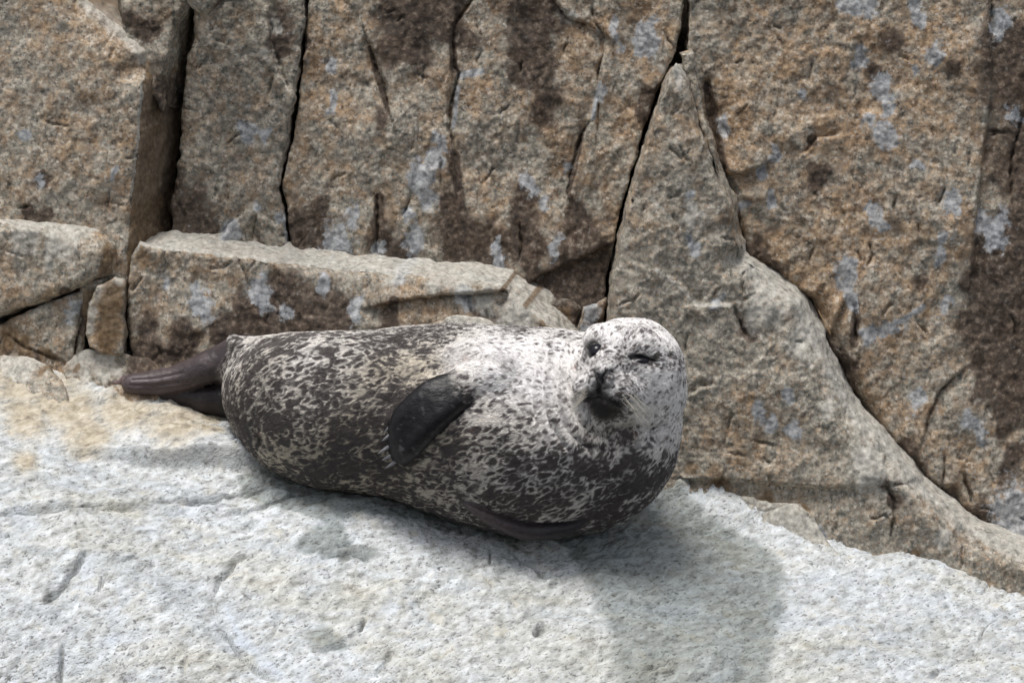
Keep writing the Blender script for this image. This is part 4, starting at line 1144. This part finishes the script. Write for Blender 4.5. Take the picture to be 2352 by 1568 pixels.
NOSE = surf([(1384, 862)])[0][0]
SLIT, _ = surf(catmull([(1444, 824), (1460, 819), (1480, 820), (1502, 832)], 6))
NLINE, _ = surf(np.vstack([catmull(np.array(l, float), 5) for l in ([(1366, 851), (1370, 864), (1376, 880)], [(1407, 853), (1392, 859), (1384, 878)], [(1377, 880), (1377, 911)], [(1372, 864), (1380, 862), (1388, 864)], [(1338, 903), (1358, 913), (1377, 911), (1398, 917), (1422, 928)])]))
def coat(P, N, fl):
    num = np.zeros((len(P), 3)); den = np.zeros(len(P))
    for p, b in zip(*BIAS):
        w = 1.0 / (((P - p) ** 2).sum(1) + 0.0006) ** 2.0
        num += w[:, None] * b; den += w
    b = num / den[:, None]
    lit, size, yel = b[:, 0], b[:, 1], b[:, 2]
    # marks stretched with the lie of the fur
    s0 = P[:, 0] * 0.92 + P[:, 2] * 0.38
    q = np.c_[s0 * 0.62, P[:, 1], P[:, 2] * 0.92 - P[:, 0] * 0.38]
    wv = q + 0.010 * np.stack([perlin(q * 38), perlin(q * 38 + 11), perlin(q * 38 + 23)], 1)
    fa, fb = worley(wv * 52)
    fc, fd, cid = worley(wv * 84 + 5, True)
    big_ = np.clip((size - 0.35) / 0.35, 0, 1)
    cell = fa * big_ + fc * (1 - big_)
    n1 = fbm(q * 75 + 3, 3, 0.6)
    n2 = fbm(q * 12 + 9, 3)
    n3 = fbm(q * 36 + 40, 2)
    V = 0.42 + 0.50 * np.exp(-((cell - 0.50) / 0.10) ** 2) - 0.45 * smooth(0.40, 0.18, cell) + 0.26 * n1 + 0.36 * n2 + 0.24 * n3 + (lit - 0.5) * 1.6 - 0.11
    fs = 0.22 * smooth(0.20, 0.10, np.linalg.norm(P - NOSE, axis=1))
    light = smooth(0.36 - fs, 0.76 + fs, V)
    mid = smooth(0.15, 0.55, V)
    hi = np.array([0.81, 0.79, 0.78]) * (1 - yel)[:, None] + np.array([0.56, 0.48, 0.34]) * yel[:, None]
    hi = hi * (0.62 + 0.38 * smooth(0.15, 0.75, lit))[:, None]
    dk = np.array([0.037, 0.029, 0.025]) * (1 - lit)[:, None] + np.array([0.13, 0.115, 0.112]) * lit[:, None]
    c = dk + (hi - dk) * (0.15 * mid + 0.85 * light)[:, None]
    some = (cid * 29 % 256) / 255.0 < 0.72
    sp_ = smooth(0.46, 0.27, fc + 0.10 * n1) * some * smooth(0.45, 0.70, lit) * smooth(-0.6, 0.1, n2 + 0.6 * n3 + 0.2)
    c = c * (1 - 0.72 * sp_[:, None]) + np.array([0.19, 0.165, 0.160]) * 0.72 * sp_[:, None]
    c *= (1 + 0.22 * fbm(q * np.array([60, 160, 160]), 2))[:, None]
    for p, r in zip(*DARK):
        m = np.exp(-0.69 * (((P - p) ** 2).sum(1) / (r[0] * PX) ** 2) ** 1.6)
        c = c * (1 - 0.93 * m[:, None]) + np.array([0.035, 0.030, 0.028]) * 0.93 * m[:, None]
    sd_ = np.full(len(P), 9.0)
    nm = np.linalg.norm(P - EYE[1], axis=1) < 0.06
    for p in SLIT:
        sd_[nm] = np.minimum(sd_[nm], np.linalg.norm(P[nm] - p, axis=1))
    m = smooth(0.0085, 0.004, sd_)[:, None]
    c = c * (1 - m) + np.array([0.014, 0.013, 0.015]) * m
    nd = np.full(len(P), 9.0)
    nm = np.linalg.norm(P - NOSE, axis=1) < 0.12
    for p in NLINE:
        nd[nm] = np.minimum(nd[nm], np.linalg.norm(P[nm] - p, axis=1))
    m = smooth(0.0105, 0.005, nd)[:, None]
    c = c * (1 - m) + np.array([0.016, 0.015, 0.017]) * m
    for p, r in zip(*RUST):
        m = np.exp(-0.69 * ((P - p) ** 2).sum(1) / (r[0] * PX) ** 2) * 0.65 * smooth(-0.2, 0.3, n1)
        c = c * (1 - m[:, None]) + np.array([0.20, 0.075, 0.035]) * m[:, None]
    # naked skin of the flippers
    fc_ = np.zeros((len(P), 3))
    h0, h2, f, u = [sdf_near(P, (g,)) for g in ('hind', 'hind2', 'front', 'under')]
    h = np.minimum(h0, h2)
    pink = smooth(-0.2, 0.5, fbm(P * 16, 3))
    up_ = smooth(-0.6, 0.9, N[:, 2])
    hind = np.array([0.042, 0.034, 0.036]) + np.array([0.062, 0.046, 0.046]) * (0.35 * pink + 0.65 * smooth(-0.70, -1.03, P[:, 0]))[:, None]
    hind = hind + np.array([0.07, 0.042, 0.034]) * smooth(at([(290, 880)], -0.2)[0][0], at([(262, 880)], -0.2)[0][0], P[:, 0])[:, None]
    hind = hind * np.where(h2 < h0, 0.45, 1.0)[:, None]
    front = np.array([0.009, 0.0085, 0.010]) + np.array([0.05, 0.048, 0.05]) * smooth(0.45, 0.8, fbm(P * 42, 3))[:, None]
    under = np.array([0.022, 0.019, 0.022]) + np.array([0.075, 0.055, 0.052]) * smooth(0.13, -0.10, P[:, 0])[:, None] * 0.6
    w = np.stack([np.exp(-np.clip(x, -0.02, 0.2) / 0.006) for x in (h, f, u)], 1)
    w /= w.sum(1)[:, None]
    fc_ = w[:, :1] * hind + w[:, 1:2] * front + w[:, 2:] * under
    return np.clip(c * (1 - fl[:, None]) + fc_ * fl[:, None], 0.008, 0.9)

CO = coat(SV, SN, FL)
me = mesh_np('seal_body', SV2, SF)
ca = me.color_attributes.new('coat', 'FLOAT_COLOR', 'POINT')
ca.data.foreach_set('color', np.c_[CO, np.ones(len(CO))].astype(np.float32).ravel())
set_attr(me, 'skin', FL)
t = NT('seal_coat')
fibre = t.noise(260, 3, 0.6, t.mapping(scale=(0.35, 1, 1), rot=(0, radians(22), 0))).outputs[0]
cc = t.mix(1.0, t.attr('coat').outputs['Color'], t.ramp(fibre, [(0.3, (0.62, 0.62, 0.62)), (0.7, (1.3, 1.3, 1.3))]), 'MULTIPLY')
nrm = t.bump(fibre, 0.35, 0.004)
nrm = t.bump(t.noise(90, 3, 0.6).outputs[0], 0.25, 0.003, nrm)
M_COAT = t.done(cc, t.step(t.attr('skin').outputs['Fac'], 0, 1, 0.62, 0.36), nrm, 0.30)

seal = link('seal', None, None, label='spotted grey seal lying on its side on the pale ledge, one eye shut', cat='seal')
base_p = at([(900, 1140)], K[5, 3])[0]
seal.location = base_p
def sp(name, m, mat, **kw):
    o = link(name, m, mat, parent=seal, **kw)
    o.location = -base_p
    return o
body = sp('body', me, M_COAT)

# ---- fur: short hairs lying back over the body
def make_fur(n):
    A, B, C_, D_ = [SV2[SF[:, i]] for i in range(4)]
    area = 0.5 * np.linalg.norm(np.cross(C_ - A, D_ - B), axis=1)
    fm = FL[SF].mean(1)
    nz = SN[SF[:, 0]]
    wgt = area * np.clip(1.25 - fm * 1.6, 0, 1) * np.where(nz[:, 1] > 0.5, 0.25, 1.0) * np.where(nz[:, 2] < -0.85, 0, 1)
    hd = np.linalg.norm(A - at([(1400, 880)], HY - 0.1)[0], axis=1)
    wgt *= 1 + 1.6 * smooth(0.30, 0.10, hd)
    f = RNG.choice(len(SF), n, p=wgt / wgt.sum())
    r, s = RNG.random((2, n, 1))
    P = (A[f] * (1 - r) + B[f] * r) * (1 - s) + (D_[f] * (1 - r) + C_[f] * r) * s
    N = SN[SF[f, 0]]
    nose = surf([(1384, 862)])[0][0]
    away = P - nose
    dn = np.linalg.norm(away, axis=1)
    back = np.tile(np.array([-1.0, 0.05, -0.30]), (n, 1))
    wv = smooth(0.34, 0.12, dn)[:, None]
    T = back * (1 - wv) + away / np.maximum(dn, 1e-6)[:, None] * wv
    T += 0.35 * np.stack([perlin(P * 22), perlin(P * 22 + 5), perlin(P * 22 + 9)], 1) + RNG.normal(0, 0.16, (n, 3))
    T -= N * (T * N).sum(1)[:, None]
    T /= np.maximum(np.linalg.norm(T, axis=1), 1e-6)[:, None]
    L = (0.0062 + 0.003 * RNG.random(n)) * np.where(dn < 0.10, 0.7, 1.0) * (1 + 0.6 * smooth(0.36, 0.18, dn))
    keep = np.ones(n, bool)
    for p, rad in zip(EYE, (19, 14)):
        keep &= np.linalg.norm(P - p, axis=1) > rad * PX
    for p in NLINE:
        keep &= np.linalg.norm(P - p, axis=1) > 0.007
    for p in SLIT:
        keep &= np.linalg.norm(P - p, axis=1) > 0.006
    FLH = FL[SF[f, 0]]
    P, N, T, L = P[keep], N[keep], T[keep], L[keep]
    n = len(P)
    pts = np.stack([P - N * 0.0004, P + T * (L * 0.36)[:, None] + N * (L * 0.20)[:, None], P + T * (L * 0.72)[:, None] + N * (L * 0.24)[:, None], P + T * L[:, None] + N * (L * 0.16)[:, None]], 1)
    col = coat(P, N, FLH[keep]) * (0.80 + 0.45 * RNG.random(n))[:, None]
    hc = bpy.data.hair_curves.new('fur')
    hc.add_curves([4] * n)
    hc.attributes['position'].data.foreach_set('vector', pts.astype(np.float32).ravel())
    ra = hc.attributes.get('radius') or hc.attributes.new('radius', 'FLOAT', 'POINT')
    ra.data.foreach_set('value', np.tile(np.array([0.0006, 0.00055, 0.00045, 0.00015], np.float32), n))
    ca = hc.attributes.new('coat', 'FLOAT_COLOR', 'CURVE')
    ca.data.foreach_set('color', np.c_[np.clip(col, 0, 1), np.ones(n)].astype(np.float32).ravel())
    h = NT('seal_fur')
    m = h.done(h.attr('coat').outputs['Color'], 0.6, None, 0.3)
    o = bpy.data.objects.new('fur', hc)
    COL.objects.link(o)
    hc.materials.append(m)
    o.parent = seal
    o.location = -base_p
    o['kind'] = 'stuff'
make_fur(330000)

# ---- eyes, claws, whiskers
def uv_ball(name, c, r, mat, sq=(1, 1, 1)):
    bm_v, bm_f = [], []
    n, m = 20, 12
    for j in range(m + 1):
        for i in range(n):
            a, b = 2 * math.pi * i / n, math.pi * j / m
            bm_v.append(c + r * np.array([sin(b) * cos(a) * sq[0], sin(b) * sin(a) * sq[1], cos(b) * sq[2]]))
    for j in range(m):
        for i in range(n):
            bm_f.append((j * n + i, (j + 1) * n + i, (j + 1) * n + (i + 1) % n, j * n + (i + 1) % n))
    return sp(name, mesh_np(name, np.array(bm_v), np.array(bm_f)), mat)
t = NT('eye')
M_EYE = t.done((0.010, 0.010, 0.014), 0.16, None, 0.3)
uv_ball('eye', EYE[0] - EN[0] * 10 * PX, 20 * PX, M_EYE)['label'] = 'open dark eye'
uv_ball('eye', EYE[1] - EN[1] * 11 * PX, 13 * PX, M_EYE, (1.6, 1, 0.55))['label'] = 'nearly closed eye'

def tube(pts, radii, n=6):
    V, Fq = [], []
    pts = np.asarray(pts)
    for k, (p, r) in enumerate(zip(pts, radii)):
        d = pts[min(k + 1, len(pts) - 1)] - pts[max(k - 1, 0)]
        d = d / np.linalg.norm(d)
        a = np.cross(d, [0.3, 0.5, 0.8]); a /= np.linalg.norm(a)
        b = np.cross(d, a)
        for i in range(n):
            w = 2 * math.pi * i / n
            V.append(p + r * (a * cos(w) + b * sin(w)))
    for k in range(len(pts) - 1):
        for i in range(n):
            Fq.append((k * n + i, k * n + (i + 1) % n, (k + 1) * n + (i + 1) % n, (k + 1) * n + i))
    return np.array(V), np.array(Fq)
t = NT('claw')
M_CLAW = t.done(t.mix(t.noise(120).outputs[0], (0.05, 0.05, 0.055), (0.30, 0.30, 0.31)), 0.35, None, 0.5)
for (p, d, n) in TIPS:
    d = d / np.linalg.norm(d)
    d = d * 0.6 + np.array([-0.55, 0, -0.35]); d /= np.linalg.norm(d)
    d = d * random.uniform(0.7, 1.05)
    q = [p - d * 0.008 + n * 0.006, p + d * 0.012 + n * 0.013, p + d * 0.032 + n * 0.012, p + d * 0.048 + n * 0.006]
    V, Fq = tube(q, [0.0050, 0.0048, 0.0034, 0.0007], 8)
    sp('claw', mesh_np('claw', V, Fq), M_CLAW)
t = NT('whisker')
M_WH = t.done((0.42, 0.39, 0.33), 0.4, None, 0.4)
WH = [(1424 + 9 * (i % 4), 900 + 10 * (i // 4), 1) for i in range(12)] + [(1352 - 5 * (i % 3), 890 + 9 * (i // 3), -1) for i in range(9)]
wp, wn = surf([(u, v) for (u, v, s) in WH])
for (u, v, s), p, n in zip(WH, wp, wn):
    L = random.uniform(0.045, 0.085) if s > 0 else random.uniform(0.035, 0.06)
    d = np.array([s * random.uniform(0.55, 0.9), -0.22, -random.uniform(0.25, 0.75)])
    d /= np.linalg.norm(d)
    q = [p - n * 0.002 + d * L * f + n * 0.012 * f + np.array([0, 0, -0.020 * f * f]) for f in (0, 0.25, 0.5, 0.75, 1.0)]
    V, Fq = tube(q, [0.0009, 0.0008, 0.0007, 0.0005, 0.0002], 4)
    sp('whisker', mesh_np('whisker', V, Fq), M_WH)

# ---- a dry pine needle caught in the soil filled joint right of the wedge
t = NT('dry_needle')
M_NEEDLE = t.done((0.26, 0.17, 0.09), 0.7)
npt = [at([(u, v)], y)[0] for (u, v, y) in ((1908, 768, -0.10), (1896, 742, -0.095), (1884, 722, -0.075), (1880, 712, -0.05))]
V, Fq = tube(npt, [0.0013, 0.0012, 0.001, 0.0006], 6)
link('dry_needle', mesh_np('dry_needle', V, Fq), M_NEEDLE, label='thin dry brown needle stuck in the dark joint beside the wedge', cat='needle')
